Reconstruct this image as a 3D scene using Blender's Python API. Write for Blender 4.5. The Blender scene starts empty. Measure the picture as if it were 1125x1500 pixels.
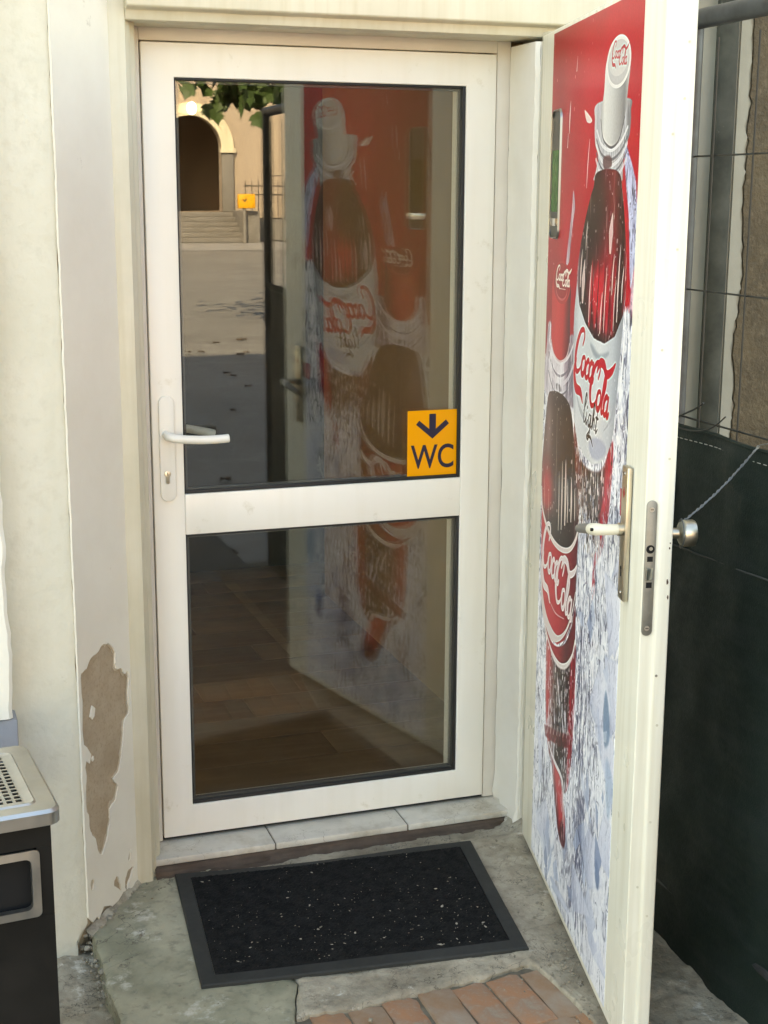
import bpy, bmesh, math, random
import numpy as np
from mathutils import Vector, Matrix, noise as mnoise

random.seed(7)
class Rand:
    def __init__(s, seed): s.g = np.random.default_rng(seed)
    def uniform(s, a=0.0, b=1.0): return float(s.g.uniform(a, b))
    def normal(s, m=0.0, d=1.0, n=None):
        v = s.g.normal(m, d, n)
        return float(v) if n is None else tuple(float(q) for q in v)
    def standard_normal(s, sh): return s.g.standard_normal(sh)
RNG = Rand(11)
SC = bpy.context.scene
COL = SC.collection
PI = math.pi

# ------------------------------------------------------------------ camera
def make_camera():
    yaw, pitch, roll = 0.328720987, 0.216655053, -0.00438809504
    f = Vector((math.sin(yaw) * math.cos(pitch), math.cos(yaw) * math.cos(pitch), -math.sin(pitch)))
    r0 = Vector((math.cos(yaw), -math.sin(yaw), 0))
    d0 = f.cross(r0)
    c, s = math.cos(roll), math.sin(roll)
    r, d = c * r0 + s * d0, -s * r0 + c * d0
    cam = bpy.data.cameras.new('camera')
    cam.sensor_fit = 'AUTO'
    cam.sensor_width = 36
    cam.lens = 2101.925 / 1500 * 36
    cam.clip_start, cam.clip_end = 0.05, 1500
    o = bpy.data.objects.new('camera', cam)
    COL.objects.link(o)
    M = Matrix((r, -d, -f)).transposed().to_4x4()
    M.translation = Vector((-0.601263761, -3.58113414, 1.69097505))
    o.matrix_world = M
    SC.camera = o
make_camera()

# ------------------------------------------------------------------ sky, sun, exposure
SUN_EL, SUN_AZ = math.radians(35), math.radians(-26)      # azimuth from +y towards +x: the sun stands behind the house
W = bpy.data.worlds.new('World')
SC.world = W
W.use_nodes = True
nt = W.node_tree
sky = nt.nodes.new('ShaderNodeTexSky')
sky.sky_type = 'NISHITA'
sky.sun_disc = False
sky.sun_elevation = SUN_EL
sky.sun_rotation = SUN_AZ
nt.links.new(sky.outputs[0], nt.nodes['Background'].inputs[0])
nt.nodes['Background'].inputs[1].default_value = 0.09
sl = bpy.data.lights.new('sun', 'SUN')
sl.energy, sl.angle, sl.color = 2.3, math.radians(0.53), (1.0, 0.93, 0.82)
so = bpy.data.objects.new('sun', sl)
COL.objects.link(so)
sv = Vector((math.sin(SUN_AZ) * math.cos(SUN_EL), math.cos(SUN_AZ) * math.cos(SUN_EL), math.sin(SUN_EL)))
so.rotation_euler = (-sv).to_track_quat('-Z', 'Y').to_euler()
so.location = sv * 30
SC.view_settings.view_transform = 'Standard'
SC.view_settings.look = 'None'
SC.view_settings.gamma = 1
SC.view_settings.exposure = 3.58
SC.view_settings.use_white_balance = True
SC.view_settings.white_balance_temperature = 9300
SC.view_settings.white_balance_tint = 9
SC.cycles.use_denoising = True
SC.cycles.use_adaptive_sampling = False
SC.cycles.caustics_reflective = False
SC.cycles.caustics_refractive = False
SC.cycles.diffuse_bounces = 6
SC.cycles.max_bounces = 12
SC.cycles.transparent_max_bounces = 16
SC.cycles.sample_clamp_indirect = 1.5

# ------------------------------------------------------------------ materials
def sr(*c):
    return tuple((x / 255 / 12.92) if x / 255 < 0.04045 else ((x / 255 + 0.055) / 1.055) ** 2.4 for x in c) + (1,)

def mat(name, col, rough=0.6, metal=0.0, var=None, vscale=3.0, vdetail=6, fine=None, fscale=60, bump=0.0, bscale=40, bdist=0.002,
        streak=None, sscale=(30, 30, 2), spec=0.5, amount=0.5, stain=None, stscale=9, stlo=0.58, sthi=0.72, coat=0, cracks=None, crs=4, crw=0.01):
    m = bpy.data.materials.new(name)
    m.use_nodes = True
    n = m.node_tree
    B = n.nodes['Principled BSDF']
    B.inputs['Roughness'].default_value = rough
    B.inputs['Metallic'].default_value = metal
    B.inputs['Specular IOR Level'].default_value = spec
    B.inputs['Coat Weight'].default_value = coat
    tc = n.nodes.new('ShaderNodeTexCoord')
    out = None
    def mix(a, bcol, fac):
        x = n.nodes.new('ShaderNodeMix')
        x.data_type = 'RGBA'
        if a is None:
            x.inputs[6].default_value = col
        else:
            n.links.new(a, x.inputs[6])
        x.inputs[7].default_value = bcol
        n.links.new(fac, x.inputs[0])
        return x.outputs[2]
    def nz(scale, detail=5, vec=None, rough_=0.6):
        t = n.nodes.new('ShaderNodeTexNoise')
        t.inputs['Scale'].default_value = scale
        t.inputs['Detail'].default_value = detail
        t.inputs['Roughness'].default_value = rough_
        n.links.new(vec or tc.outputs['Object'], t.inputs['Vector'])
        return t.outputs[0]
    def ramp(v, lo, hi, top=1.0):
        r = n.nodes.new('ShaderNodeMapRange')
        r.inputs[1].default_value, r.inputs[2].default_value = lo, hi
        r.inputs[3].default_value, r.inputs[4].default_value = 0, top
        n.links.new(v, r.inputs[0])
        return r.outputs[0]
    if var:
        out = mix(out, var, ramp(nz(vscale, vdetail), 0.38, 0.66, amount * 2))
    if streak:
        mp = n.nodes.new('ShaderNodeMapping')
        mp.inputs['Scale'].default_value = sscale
        n.links.new(tc.outputs['Object'], mp.inputs[0])
        out = mix(out, streak, ramp(nz(1.0, 4, mp.outputs[0]), 0.45, 0.75, 0.9))
    if fine:
        out = mix(out, fine, ramp(nz(fscale, 3), 0.52, 0.75, 0.8))
    if stain:
        out = mix(out, stain, ramp(nz(stscale, 8, None, 0.7), stlo, sthi, 0.9))
    if cracks:
        wn = n.nodes.new('ShaderNodeTexNoise'); wn.inputs['Scale'].default_value = crs * 1.6; wn.inputs['Detail'].default_value = 6
        n.links.new(tc.outputs['Object'], wn.inputs['Vector'])
        vm = n.nodes.new('ShaderNodeVectorMath'); vm.operation = 'MULTIPLY_ADD'; vm.inputs[1].default_value = (0.55, 0.55, 0.55)
        n.links.new(wn.outputs[1], vm.inputs[0]); n.links.new(tc.outputs['Object'], vm.inputs[2])
        vo = n.nodes.new('ShaderNodeTexVoronoi'); vo.feature = 'DISTANCE_TO_EDGE'; vo.inputs['Scale'].default_value = crs
        n.links.new(vm.outputs[0], vo.inputs['Vector'])
        inv_ = n.nodes.new('ShaderNodeMapRange'); inv_.inputs[1].default_value, inv_.inputs[2].default_value, inv_.inputs[3].default_value, inv_.inputs[4].default_value = 0, crw, 1, 0
        n.links.new(vo.outputs['Distance'], inv_.inputs[0])
        gate = ramp(nz(crs * 0.7, 3), 0.44, 0.52)
        mu = n.nodes.new('ShaderNodeMath'); mu.operation = 'MULTIPLY'
        n.links.new(inv_.outputs[0], mu.inputs[0]); n.links.new(gate, mu.inputs[1])
        out = mix(out, cracks, mu.outputs[0])
    if out is None:
        B.inputs['Base Color'].default_value = col
    else:
        n.links.new(out, B.inputs['Base Color'])
    if bump:
        b = n.nodes.new('ShaderNodeBump')
        b.inputs['Strength'].default_value = bump
        b.inputs['Distance'].default_value = bdist
        n.links.new(nz(bscale, 6), b.inputs['Height'])
        n.links.new(b.outputs[0], B.inputs['Normal'])
        rr = n.nodes.new('ShaderNodeMapRange')
        rr.inputs[3].default_value, rr.inputs[4].default_value = max(0, rough - 0.12), min(1, rough + 0.12)
        n.links.new(nz(bscale * 0.3, 3), rr.inputs[0])
        n.links.new(rr.outputs[0], B.inputs['Roughness'])
    return m

CREAM = (0.74, 0.71, 0.61, 1)
M = {}
M['skim'] = mat('plaster_skim', (0.55, 0.47, 0.35, 1), 0.9, var=(0.47, 0.39, 0.28, 1), vscale=20, bump=0.4, bscale=90)
M['facade'] = mat('facade_paint', (0.68, 0.655, 0.545, 1), 0.75, var=(0.62, 0.595, 0.48, 1), vscale=2.2, bump=0.55, bscale=26, bdist=0.008,
                  fine=(0.61, 0.58, 0.47, 1), fscale=35, stain=(0.46, 0.43, 0.33, 1), stscale=14, stlo=0.70, sthi=0.78, streak=(0.60, 0.575, 0.46, 1), sscale=(9, 9, 1.2))
M['coat'] = mat('reveal_paint', (0.80, 0.77, 0.67, 1), 0.7, var=(0.74, 0.70, 0.60, 1), vscale=3, bump=0.22, bscale=26, bdist=0.004,
                stain=(0.45, 0.41, 0.33, 1), stscale=11, stlo=0.67, sthi=0.75)
M['brown_plaster'] = mat('bare_plaster', (0.39, 0.30, 0.20, 1), 0.92, var=(0.47, 0.38, 0.27, 1), vscale=9, bump=0.6, bscale=90, bdist=0.004, fine=(0.31, 0.235, 0.15, 1), fscale=120)
M['bright'] = mat('skylit_paint', (0.86, 0.84, 0.74, 1), 0.75, bump=0.3, bscale=30, bdist=0.005, var=(0.80, 0.78, 0.68, 1))  # lighter than the facade: extra light from the sky put into the colour
M['grey_stone'] = mat('grey_stone', (0.34, 0.35, 0.37, 1), 0.85, var=(0.27, 0.28, 0.3, 1), bump=0.4, bscale=60)
M['old_wood'] = mat('old_white_gloss', (0.66, 0.62, 0.49, 1), 0.42, var=(0.59, 0.55, 0.42, 1), vscale=5, bump=0.12, bscale=18, bdist=0.003,
                    streak=(0.56, 0.51, 0.37, 1), sscale=(45, 45, 1.6), stain=(0.30, 0.26, 0.18, 1), stscale=17, stlo=0.69, sthi=0.75)
M['old_plaster'] = mat('jamb_plaster', (0.77, 0.74, 0.66, 1), 0.55, var=(0.71, 0.67, 0.58, 1), vscale=4, bump=0.16, bscale=30, bdist=0.003, stain=(0.42, 0.37, 0.28, 1), stscale=13, stlo=0.68, sthi=0.75)
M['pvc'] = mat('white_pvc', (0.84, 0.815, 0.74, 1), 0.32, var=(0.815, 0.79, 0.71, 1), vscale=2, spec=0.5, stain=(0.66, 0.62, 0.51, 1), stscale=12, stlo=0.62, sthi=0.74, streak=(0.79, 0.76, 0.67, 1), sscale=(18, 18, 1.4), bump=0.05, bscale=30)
M['pvc_frame'] = mat('shade_pvc', (0.68, 0.64, 0.57, 1), 0.4, var=(0.63, 0.585, 0.51, 1), vscale=4)  # white plastic darkened: shade under the head put into the colour
M['gasket'] = mat('black_rubber', (0.012, 0.012, 0.012, 1), 0.6)
M['spacer'] = mat('spacer_metal', (0.10, 0.10, 0.095, 1), 0.5)
M['steel'] = mat('brushed_steel', (0.56, 0.55, 0.51, 1), 0.36, metal=1, var=(0.46, 0.45, 0.41, 1), vscale=6, bump=0.08, bscale=140, bdist=0.0006)
M['nickel'] = mat('worn_nickel', (0.66, 0.60, 0.48, 1), 0.36, metal=1, var=(0.52, 0.46, 0.36, 1), vscale=14, bump=0.1, bscale=60, bdist=0.0006)
M['chrome'] = mat('chrome', (0.7, 0.7, 0.69, 1), 0.14, metal=1)
M['dull_steel'] = mat('zinc_plate', (0.34, 0.335, 0.30, 1), 0.48, metal=0.75, var=(0.25, 0.245, 0.21, 1), vscale=18, bump=0.15, bscale=70, bdist=0.0008)
M['door_paint'] = mat('door_gloss', (0.86, 0.835, 0.715, 1), 0.3, var=(0.81, 0.78, 0.65, 1), vscale=3, bump=0.1, bscale=16, bdist=0.003, streak=(0.70, 0.66, 0.52, 1), sscale=(40, 40, 1.5),
                      stain=(0.42, 0.37, 0.26, 1), stscale=22, stlo=0.70, sthi=0.77)
M['black'] = mat('black_enamel', (0.009, 0.009, 0.008, 1), 0.5, spec=0.18, var=(0.019, 0.018, 0.016, 1), bump=0.08, bscale=200, bdist=0.0004)
M['void'] = mat('dark_hollow', (0.004, 0.004, 0.004, 1), 0.9)
M['marble'] = mat('sill_marble', (0.66, 0.62, 0.53, 1), 0.45, var=(0.52, 0.49, 0.42, 1), vscale=7, vdetail=9, stain=(0.36, 0.30, 0.21, 1), stscale=6, stlo=0.52, sthi=0.72, bump=0.1, bscale=40, bdist=0.001, cracks=(0.25, 0.21, 0.15, 1), crs=6, crw=0.012)
M['grout'] = mat('grout', (0.16, 0.14, 0.11, 1), 0.9)
M['chip_wood'] = mat('chipped_wood', (0.24, 0.20, 0.145, 1), 0.9)
M['rotten'] = mat('rotten_wood', (0.075, 0.045, 0.028, 1), 0.75, var=(0.11, 0.075, 0.05, 1), vscale=16, streak=(0.03, 0.018, 0.010, 1), sscale=(3, 60, 60), bump=0.7, bscale=60, bdist=0.004)
M['conc_green'] = mat('green_concrete', (0.39, 0.36, 0.255, 1), 0.5, var=(0.22, 0.215, 0.145, 1), vscale=6, vdetail=14, fine=(0.16, 0.16, 0.115, 1), fscale=38, bump=0.3, bscale=60, bdist=0.003,
                      stain=(0.58, 0.55, 0.46, 1), stscale=9, stlo=0.58, sthi=0.68, cracks=(0.07, 0.06, 0.045, 1), crs=5, crw=0.016)
M['conc'] = mat('grey_concrete', (0.43, 0.375, 0.28, 1), 0.75, var=(0.22, 0.185, 0.13, 1), vscale=8, vdetail=14, fine=(0.17, 0.14, 0.10, 1), fscale=45, bump=0.7, bscale=80, bdist=0.005,
                stain=(0.66, 0.61, 0.51, 1), stscale=13, stlo=0.60, sthi=0.68, cracks=(0.06, 0.05, 0.035, 1), crs=6, crw=0.014)
M['brick_a'] = mat('brick_red', (0.38, 0.175, 0.085, 1), 0.85, var=(0.27, 0.20, 0.145, 1), vscale=12, bump=0.5, bscale=90, bdist=0.003, fine=(0.34, 0.26, 0.19, 1), fscale=60, stain=(0.36, 0.31, 0.23, 1), stscale=13, stlo=0.54, sthi=0.74)
M['brick_b'] = mat('brick_orange', (0.42, 0.205, 0.10, 1), 0.85, var=(0.25, 0.165, 0.11, 1), vscale=14, bump=0.5, bscale=90, bdist=0.003, fine=(0.30, 0.22, 0.16, 1), fscale=70, stain=(0.33, 0.28, 0.21, 1), stscale=14, stlo=0.55, sthi=0.74)
M['brick_c'] = mat('brick_brown', (0.29, 0.165, 0.09, 1), 0.85, var=(0.33, 0.26, 0.195, 1), vscale=10, bump=0.5, bscale=90, bdist=0.003, stain=(0.30, 0.27, 0.21, 1), stscale=14, stlo=0.58, sthi=0.74)
M['sand'] = mat('joint_sand', (0.12, 0.10, 0.07, 1), 0.95, var=(0.18, 0.155, 0.11, 1), vscale=30, bump=0.6, bscale=160, bdist=0.004)
M['gravel'] = mat('courtyard_gravel', (0.27, 0.255, 0.235, 1), 0.95, var=(0.19, 0.18, 0.165, 1), vscale=0.6, fine=(0.36, 0.345, 0.32, 1), fscale=3, bump=0.6, bscale=9, bdist=0.03, amount=0.4)
M['asphalt'] = mat('asphalt', (0.075, 0.072, 0.066, 1), 0.9, var=(0.10, 0.095, 0.085, 1), vscale=4, fine=(0.05, 0.05, 0.046, 1), fscale=80, bump=0.5, bscale=120, bdist=0.004)
M['mat_rim'] = mat('mat_rubber', (0.024, 0.0255, 0.023, 1), 0.7, spec=0.3, var=(0.034, 0.035, 0.032, 1), vscale=9, bump=0.25, bscale=180, bdist=0.001)
M['mat_pile'] = mat('mat_pile', (0.0100, 0.0098, 0.0092, 1), 0.95, var=(0.020, 0.0195, 0.018, 1), vscale=40, bump=0.9, bscale=420, bdist=0.004, spec=0.15)
M['crumb'] = mat('pale_crumbs', (0.38, 0.345, 0.275, 1), 0.9, var=(0.19, 0.165, 0.12, 1), vscale=30)
M['rubble'] = mat('rubble', (0.30, 0.265, 0.20, 1), 0.95, var=(0.17, 0.14, 0.10, 1), vscale=14, bump=0.6, bscale=90)
M['yellow'] = mat('sign_yellow', sr(243, 160, 8), 0.35)
M['navy'] = mat('sign_navy', (0.012, 0.010, 0.035, 1), 0.4)
M['floor_wood'] = mat('laminate', (0.23, 0.155, 0.092, 1), 0.45, var=(0.165, 0.11, 0.065, 1), vscale=3, streak=(0.30, 0.21, 0.13, 1), sscale=(1.5, 26, 26), bump=0.05, bscale=40)
M['floor_base'] = mat('laminate_base', (0.30, 0.21, 0.13, 1), 0.5)
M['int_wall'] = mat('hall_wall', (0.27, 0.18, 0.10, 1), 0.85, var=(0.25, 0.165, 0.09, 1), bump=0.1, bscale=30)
M['int_dark'] = mat('hall_dark', (0.055, 0.048, 0.042, 1), 0.85, var=(0.04, 0.036, 0.03, 1))  # hall walls out of the light, their dimness put into the colour
M['fence'] = mat('fence_steel', (0.075, 0.08, 0.085, 1), 0.45, metal=0.6, var=(0.05, 0.05, 0.05, 1), vscale=20, bump=0.1, bscale=60, bdist=0.0008)
M['wire_dark'] = mat('dark_wire', (0.05, 0.047, 0.042, 1), 0.5, metal=0.5)
M['wire_grey'] = mat('binding_wire', (0.22, 0.22, 0.21, 1), 0.45, metal=0.7)
M['stitch'] = mat('white_thread', (0.42, 0.42, 0.39, 1), 0.8)
M['shaded_wall'] = mat('shaded_side_wall', (0.36, 0.345, 0.28, 1), 0.8, var=(0.30, 0.285, 0.225, 1), vscale=3, bump=0.25, bscale=28, bdist=0.005, streak=(0.29, 0.275, 0.21, 1), sscale=(14, 14, 1.5))  # cream wall greyed: overhead shade put into the paint colour
M['brown_render'] = mat('brown_render', (0.122, 0.092, 0.052, 1), 0.95, var=(0.085, 0.065, 0.039, 1), vscale=7, bump=0.8, bscale=70, bdist=0.012, fine=(0.17, 0.13, 0.08, 1), fscale=60, stain=(0.26, 0.22, 0.16, 1), stscale=10, stlo=0.66, sthi=0.74)
M['pipe'] = mat('zinc_pipe', (0.045, 0.047, 0.038, 1), 0.85, spec=0.15, var=(0.085, 0.086, 0.07, 1), vscale=9, vdetail=8, stain=(0.36, 0.35, 0.30, 1), stscale=8, stlo=0.66, sthi=0.70, bump=0.1, bscale=40)
M['roof'] = mat('roof_tile', (0.19, 0.07, 0.045, 1), 0.85, var=(0.14, 0.055, 0.04, 1), bump=0.4, bscale=14)
M['peach'] = mat('peach_render', (0.47, 0.375, 0.29, 1), 0.9, var=(0.43, 0.34, 0.26, 1), vscale=0.5, bump=0.2, bscale=12)
M['arch_stone'] = mat('pale_arch', (0.80, 0.71, 0.53, 1), 0.85, var=(0.72, 0.63, 0.47, 1), vscale=2, bump=0.2, bscale=15)
M['porch_dark'] = mat('porch_inside', (0.30, 0.22, 0.16, 1), 0.9)
M['step'] = mat('grey_step', (0.24, 0.22, 0.20, 1), 0.9, var=(0.19, 0.175, 0.155, 1), vscale=3, bump=0.3, bscale=20)
M['white_frame'] = mat('white_window', (0.75, 0.74, 0.70, 1), 0.5)
M['dark_glass'] = mat('dark_glass', (0.015, 0.017, 0.017, 1), 0.08)
M['iron'] = mat('wrought_iron', (0.03, 0.027, 0.025, 1), 0.6, metal=0.3)
M['post_yellow'] = mat('post_yellow', sr(238, 172, 40), 0.5)
M['bark'] = mat('bark', (0.10, 0.08, 0.06, 1), 0.95, var=(0.06, 0.05, 0.04, 1), vscale=7, bump=0.8, bscale=18, bdist=0.03)
M['leaf'] = mat('leaf_green', (0.055, 0.10, 0.025, 1), 0.55, var=(0.09, 0.14, 0.04, 1), vscale=1.5, vdetail=2)
M['dead_leaf'] = mat('dead_leaf', (0.14, 0.09, 0.05, 1), 0.9, var=(0.07, 0.045, 0.03, 1), vscale=3)
M['slot_rim'] = mat('slot_rim', (0.30, 0.29, 0.27, 1), 0.35, metal=0.9)
M['slot_green'] = mat('slot_green', (0.030, 0.085, 0.018, 1), 0.4, var=(0.06, 0.15, 0.035, 1), vscale=30)
M['slot_glass'] = mat('slot_glass', (0.016, 0.020, 0.014, 1), 0.3, spec=0.3)
M['grip'] = mat('grey_grip', (0.20, 0.19, 0.17, 1), 0.5)
M['ivory'] = mat('ivory_lever', (0.74, 0.70, 0.56, 1), 0.32)
M['red_mark'] = mat('red_mark', (0.42, 0.05, 0.04, 1), 0.5)

def screen_mat():
    m = mat('green_screen', (0.0070, 0.0150, 0.0108, 1), 0.58, var=(0.013, 0.024, 0.019, 1), vscale=4, bump=0.5, bscale=260, bdist=0.002, streak=(0.020, 0.026, 0.024, 1), sscale=(6, 5, 34), spec=0.3)  # streak paints faint horizontal sheen lines into the cloth colour
    return m
M['screen'] = screen_mat()

def glass_mat():
    m = bpy.data.materials.new('pane_glass')
    m.use_nodes = True
    n = m.node_tree
    n.nodes.clear()
    o = n.nodes.new('ShaderNodeOutputMaterial')
    t = n.nodes.new('ShaderNodeBsdfTransparent')
    t.inputs[0].default_value = (0.93, 0.935, 0.92, 1)
    g = n.nodes.new('ShaderNodeBsdfGlossy')
    g.inputs['Roughness'].default_value = 0.0
    g.inputs[0].default_value = (1, 0.99, 0.97, 1)
    lw = n.nodes.new('ShaderNodeLayerWeight')
    lw.inputs[0].default_value = 0.5
    p = n.nodes.new('ShaderNodeMath'); p.operation = 'POWER'; p.inputs[1].default_value = 5
    n.links.new(lw.outputs['Facing'], p.inputs[0])
    a = n.nodes.new('ShaderNodeMath'); a.operation = 'MULTIPLY_ADD'; a.inputs[1].default_value = 0.9; a.inputs[2].default_value = 0.042
    n.links.new(p.outputs[0], a.inputs[0])
    x = n.nodes.new('ShaderNodeMixShader')
    n.links.new(a.outputs[0], x.inputs[0])
    n.links.new(t.outputs[0], x.inputs[1])
    n.links.new(g.outputs[0], x.inputs[2])
    n.links.new(x.outputs[0], o.inputs[0])
    return m
M['glass'] = glass_mat()

def lamp_mat():
    m = mat('lamp_globe', (0.9, 0.88, 0.82, 1), 0.4)
    B = m.node_tree.nodes['Principled BSDF']
    B.inputs['Emission Color'].default_value = (1, 0.95, 0.85, 1)
    B.inputs['Emission Strength'].default_value = 3.0
    return m
M['lamp'] = lamp_mat()

# ------------------------------------------------------------------ mesh helpers
MW = {}
def thing(name, label, cat, loc=(0, 0, 0), rotz=0.0, group=None, kind=None):
    o = bpy.data.objects.new(name, None)
    COL.objects.link(o)
    o.location, o.rotation_euler = loc, (0, 0, rotz)
    o['label'], o['category'] = label, cat
    if group: o['group'] = group
    if kind: o['kind'] = kind
    MW[o.name] = Matrix.Translation(loc) @ Matrix.Rotation(rotz, 4, 'Z')
    o.empty_display_size = 0.1
    return o

def tag(o, label, cat, group=None, kind=None):
    o['label'], o['category'] = label, cat
    if group: o['group'] = group
    if kind: o['kind'] = kind
    return o

class MB:
    def __init__(s):
        s.v, s.f, s.mi = [], [], []
    def add(s, V, F, mi=0):
        b = len(s.v)
        s.v += [tuple(x) for x in V]
        s.f += [tuple(i + b for i in q) for q in F]
        s.mi += [mi] * len(F)
        return s
    def box(s, a, b, mi=0):
        x0, y0, z0 = a; x1, y1, z1 = b
        return s.add([(x0, y0, z0), (x1, y0, z0), (x1, y1, z0), (x0, y1, z0), (x0, y0, z1), (x1, y0, z1), (x1, y1, z1), (x0, y1, z1)],
                     [(0, 3, 2, 1), (4, 5, 6, 7), (0, 1, 5, 4), (1, 2, 6, 5), (2, 3, 7, 6), (3, 0, 4, 7)], mi)
    def tube(s, path, r, n=10, cap=True, mi=0, sx=1.0):
        P = [Vector(p) for p in path]
        rs = r if isinstance(r, (list, tuple)) else [r] * len(P)
        V, F = [], []
        up = None
        for i, p in enumerate(P):
            t = (P[min(i + 1, len(P) - 1)] - P[max(i - 1, 0)]).normalized()
            if up is None:
                up = Vector((0, 0, 1)) if abs(t.z) < 0.9 else Vector((0, 1, 0))
            a = t.cross(up).normalized()
            up = a.cross(t).normalized()
            for k in range(n):
                w = 2 * PI * k / n
                V.append(p + float(rs[i]) * (math.cos(w) * a + math.sin(w) * up * sx))
        for i in range(len(P) - 1):
            for k in range(n):
                F.append((i * n + k, i * n + (k + 1) % n, (i + 1) * n + (k + 1) % n, (i + 1) * n + k))
        if cap:
            F.append(tuple(range(n))[::-1]); F.append(tuple((len(P) - 1) * n + k for k in range(n)))
        return s.add(V, F, mi)
    def prism(s, pts, frame, depth, mi=0):
        """outline pts (u,v) in FRAME (origin, U, V, N), pushed DEPTH along N"""
        o, U, Vv, N = [Vector(q) for q in frame]
        n = len(pts)
        V = [o + U * float(u) + Vv * float(v) for u, v in pts] + [o + U * float(u) + Vv * float(v) + N * float(depth) for u, v in pts]
        F = [tuple(range(n)), tuple(range(2 * n - 1, n - 1, -1))] + [(i, n + i, n + (i + 1) % n, (i + 1) % n) for i in range(n)]
        return s.add(V, F, mi)
    def ball(s, c, r, nu=14, nv=8, mi=0):
        rx, ry, rz = r if isinstance(r, (tuple, list)) else (r, r, r)
        V, F = [], []
        for i in range(nv + 1):
            a = -PI / 2 + PI * i / nv
            for k in range(nu):
                b = 2 * PI * k / nu
                V.append((c[0] + rx * math.cos(a) * math.cos(b), c[1] + ry * math.cos(a) * math.sin(b), c[2] + rz * math.sin(a)))
        for i in range(nv):
            for k in range(nu):
                F.append((i * nu + k, i * nu + (k + 1) % nu, (i + 1) * nu + (k + 1) % nu, (i + 1) * nu + k))
        return s.add(V, F, mi)
    def build(s, name, m, parent=None, bevel=0, seg=2, smooth=True, world=False, angle=35):
        me = bpy.data.meshes.new(name)
        V = s.v
        if world and parent is not None:
            inv = MW[parent.name].inverted()
            V = [tuple(inv @ Vector(v)) for v in V]
        me.from_pydata(V, [], s.f)
        bm = bmesh.new(); bm.from_mesh(me)
        for f, i in zip(bm.faces, s.mi):
            f.material_index = i
        bmesh.ops.remove_doubles(bm, verts=bm.verts, dist=1e-6)
        bmesh.ops.recalc_face_normals(bm, faces=bm.faces)
        if bevel:
            ed = [e for e in bm.edges if len(e.link_faces) == 2 and e.calc_face_angle(0) > math.radians(30)]
            bmesh.ops.bevel(bm, geom=ed, offset=bevel, segments=seg, affect='EDGES', profile=0.5, clamp_overlap=True)
        bm.to_mesh(me); bm.free()
        if smooth:
            me.shade_smooth()
            me.set_sharp_from_angle(angle=math.radians(angle))
        for mm in (m if isinstance(m, (list, tuple)) else [m]):
            me.materials.append(mm)
        o = bpy.data.objects.new(name, me)
        COL.objects.link(o)
        if parent is not None:
            o.parent = parent
            MW[o.name] = MW[parent.name].copy()
        else:
            MW[o.name] = Matrix.Identity(4)
        return o

def copy_part(o, parent, loc=(0, 0, 0), rot=(0, 0, 0), name=None):
    c = o.copy()
    COL.objects.link(c)
    c.parent = parent
    c.location, c.rotation_euler = loc, rot
    return c

def rrect(w, h, r, n=5):
    """rounded rectangle outline centred on 0"""
    pts = []
    for cx, cy, a0 in ((w / 2 - r, h / 2 - r, 0), (-w / 2 + r, h / 2 - r, 90), (-w / 2 + r, -h / 2 + r, 180), (w / 2 - r, -h / 2 + r, 270)):
        for i in range(n + 1):
            a = math.radians(a0 + 90 * i / n)
            pts.append((cx + r * math.cos(a), cy + r * math.sin(a)))
    return pts

def cat(pts, k=6, closed=False):
    P = [np.array(p, float) for p in pts]
    n = len(P)
    out = []
    for i in range(n if closed else n - 1):
        g = (lambda j: P[j % n]) if closed else (lambda j: P[min(max(j, 0), n - 1)])
        a, b, c, d = g(i - 1), g(i), g(i + 1), g(i + 2)
        for t in np.linspace(0, 1, k, endpoint=False):
            out.append(0.5 * (2 * b + (c - a) * t + (2 * a - 5 * b + 4 * c - d) * t * t + (3 * b - 3 * c + d - a) * t ** 3))
    if not closed: out.append(P[-1])
    return [tuple(float(q) for q in p) for p in out]

def fbm(x, y, z=0.0, o=4):
    return mnoise.fractal(Vector((x, y, z)), 0.9, 2.0, o)

def GZ(x, y):
    """height of the worn landing"""
    t = min(max((y + 0.235) / 0.075, 0), 1)
    return -0.052 + 0.038 * min(max(x, -0.4), 1.3) - 0.033 * min(max(x, 0), 0.93) * t * t * (3 - 2 * t) * (1 if x < 0.93 else max(0, 1 - (x - 0.93) / 0.05))

# ------------------------------------------------------------------ the setting: ground and paving
def sheet(name, poly_test, x0, x1, y0, y1, step, zf, m, thick=0.09, kind='structure', label=None, cat_=None):
    nx, ny = int((x1 - x0) / step) + 1, int((y1 - y0) / step) + 1
    idx, V, F = {}, [], []
    def vid(i, j):
        if (i, j) not in idx:
            x, y = x0 + i * step, y0 + j * step
            idx[(i, j)] = len(V); V.append((x, y, zf(x, y)))
        return idx[(i, j)]
    cells = set()
    for i in range(nx - 1):
        for j in range(ny - 1):
            if poly_test(x0 + (i + .5) * step, y0 + (j + .5) * step):
                cells.add((i, j))
                F.append((vid(i, j), vid(i + 1, j), vid(i + 1, j + 1), vid(i, j + 1)))
    low = {}
    def lid(k):
        if k not in low:
            v = V[k]; low[k] = len(V); V.append((v[0], v[1], v[2] - thick))
        return low[k]
    for (i, j) in list(cells):
        for (di, dj, a, b) in ((-1, 0, (i, j + 1), (i, j)), (1, 0, (i + 1, j), (i + 1, j + 1)), (0, -1, (i, j), (i + 1, j)), (0, 1, (i + 1, j + 1), (i, j + 1))):
            if (i + di, j + dj) not in cells:
                p, q = vid(*a), vid(*b)
                F.append((q, p, lid(p), lid(q)))
    mb = MB(); mb.add(V, F)
    o = mb.build(name, m, None, smooth=True, angle=50)
    o['kind'] = kind
    if label: o['label'], o['category'] = label, cat_
    return o

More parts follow.
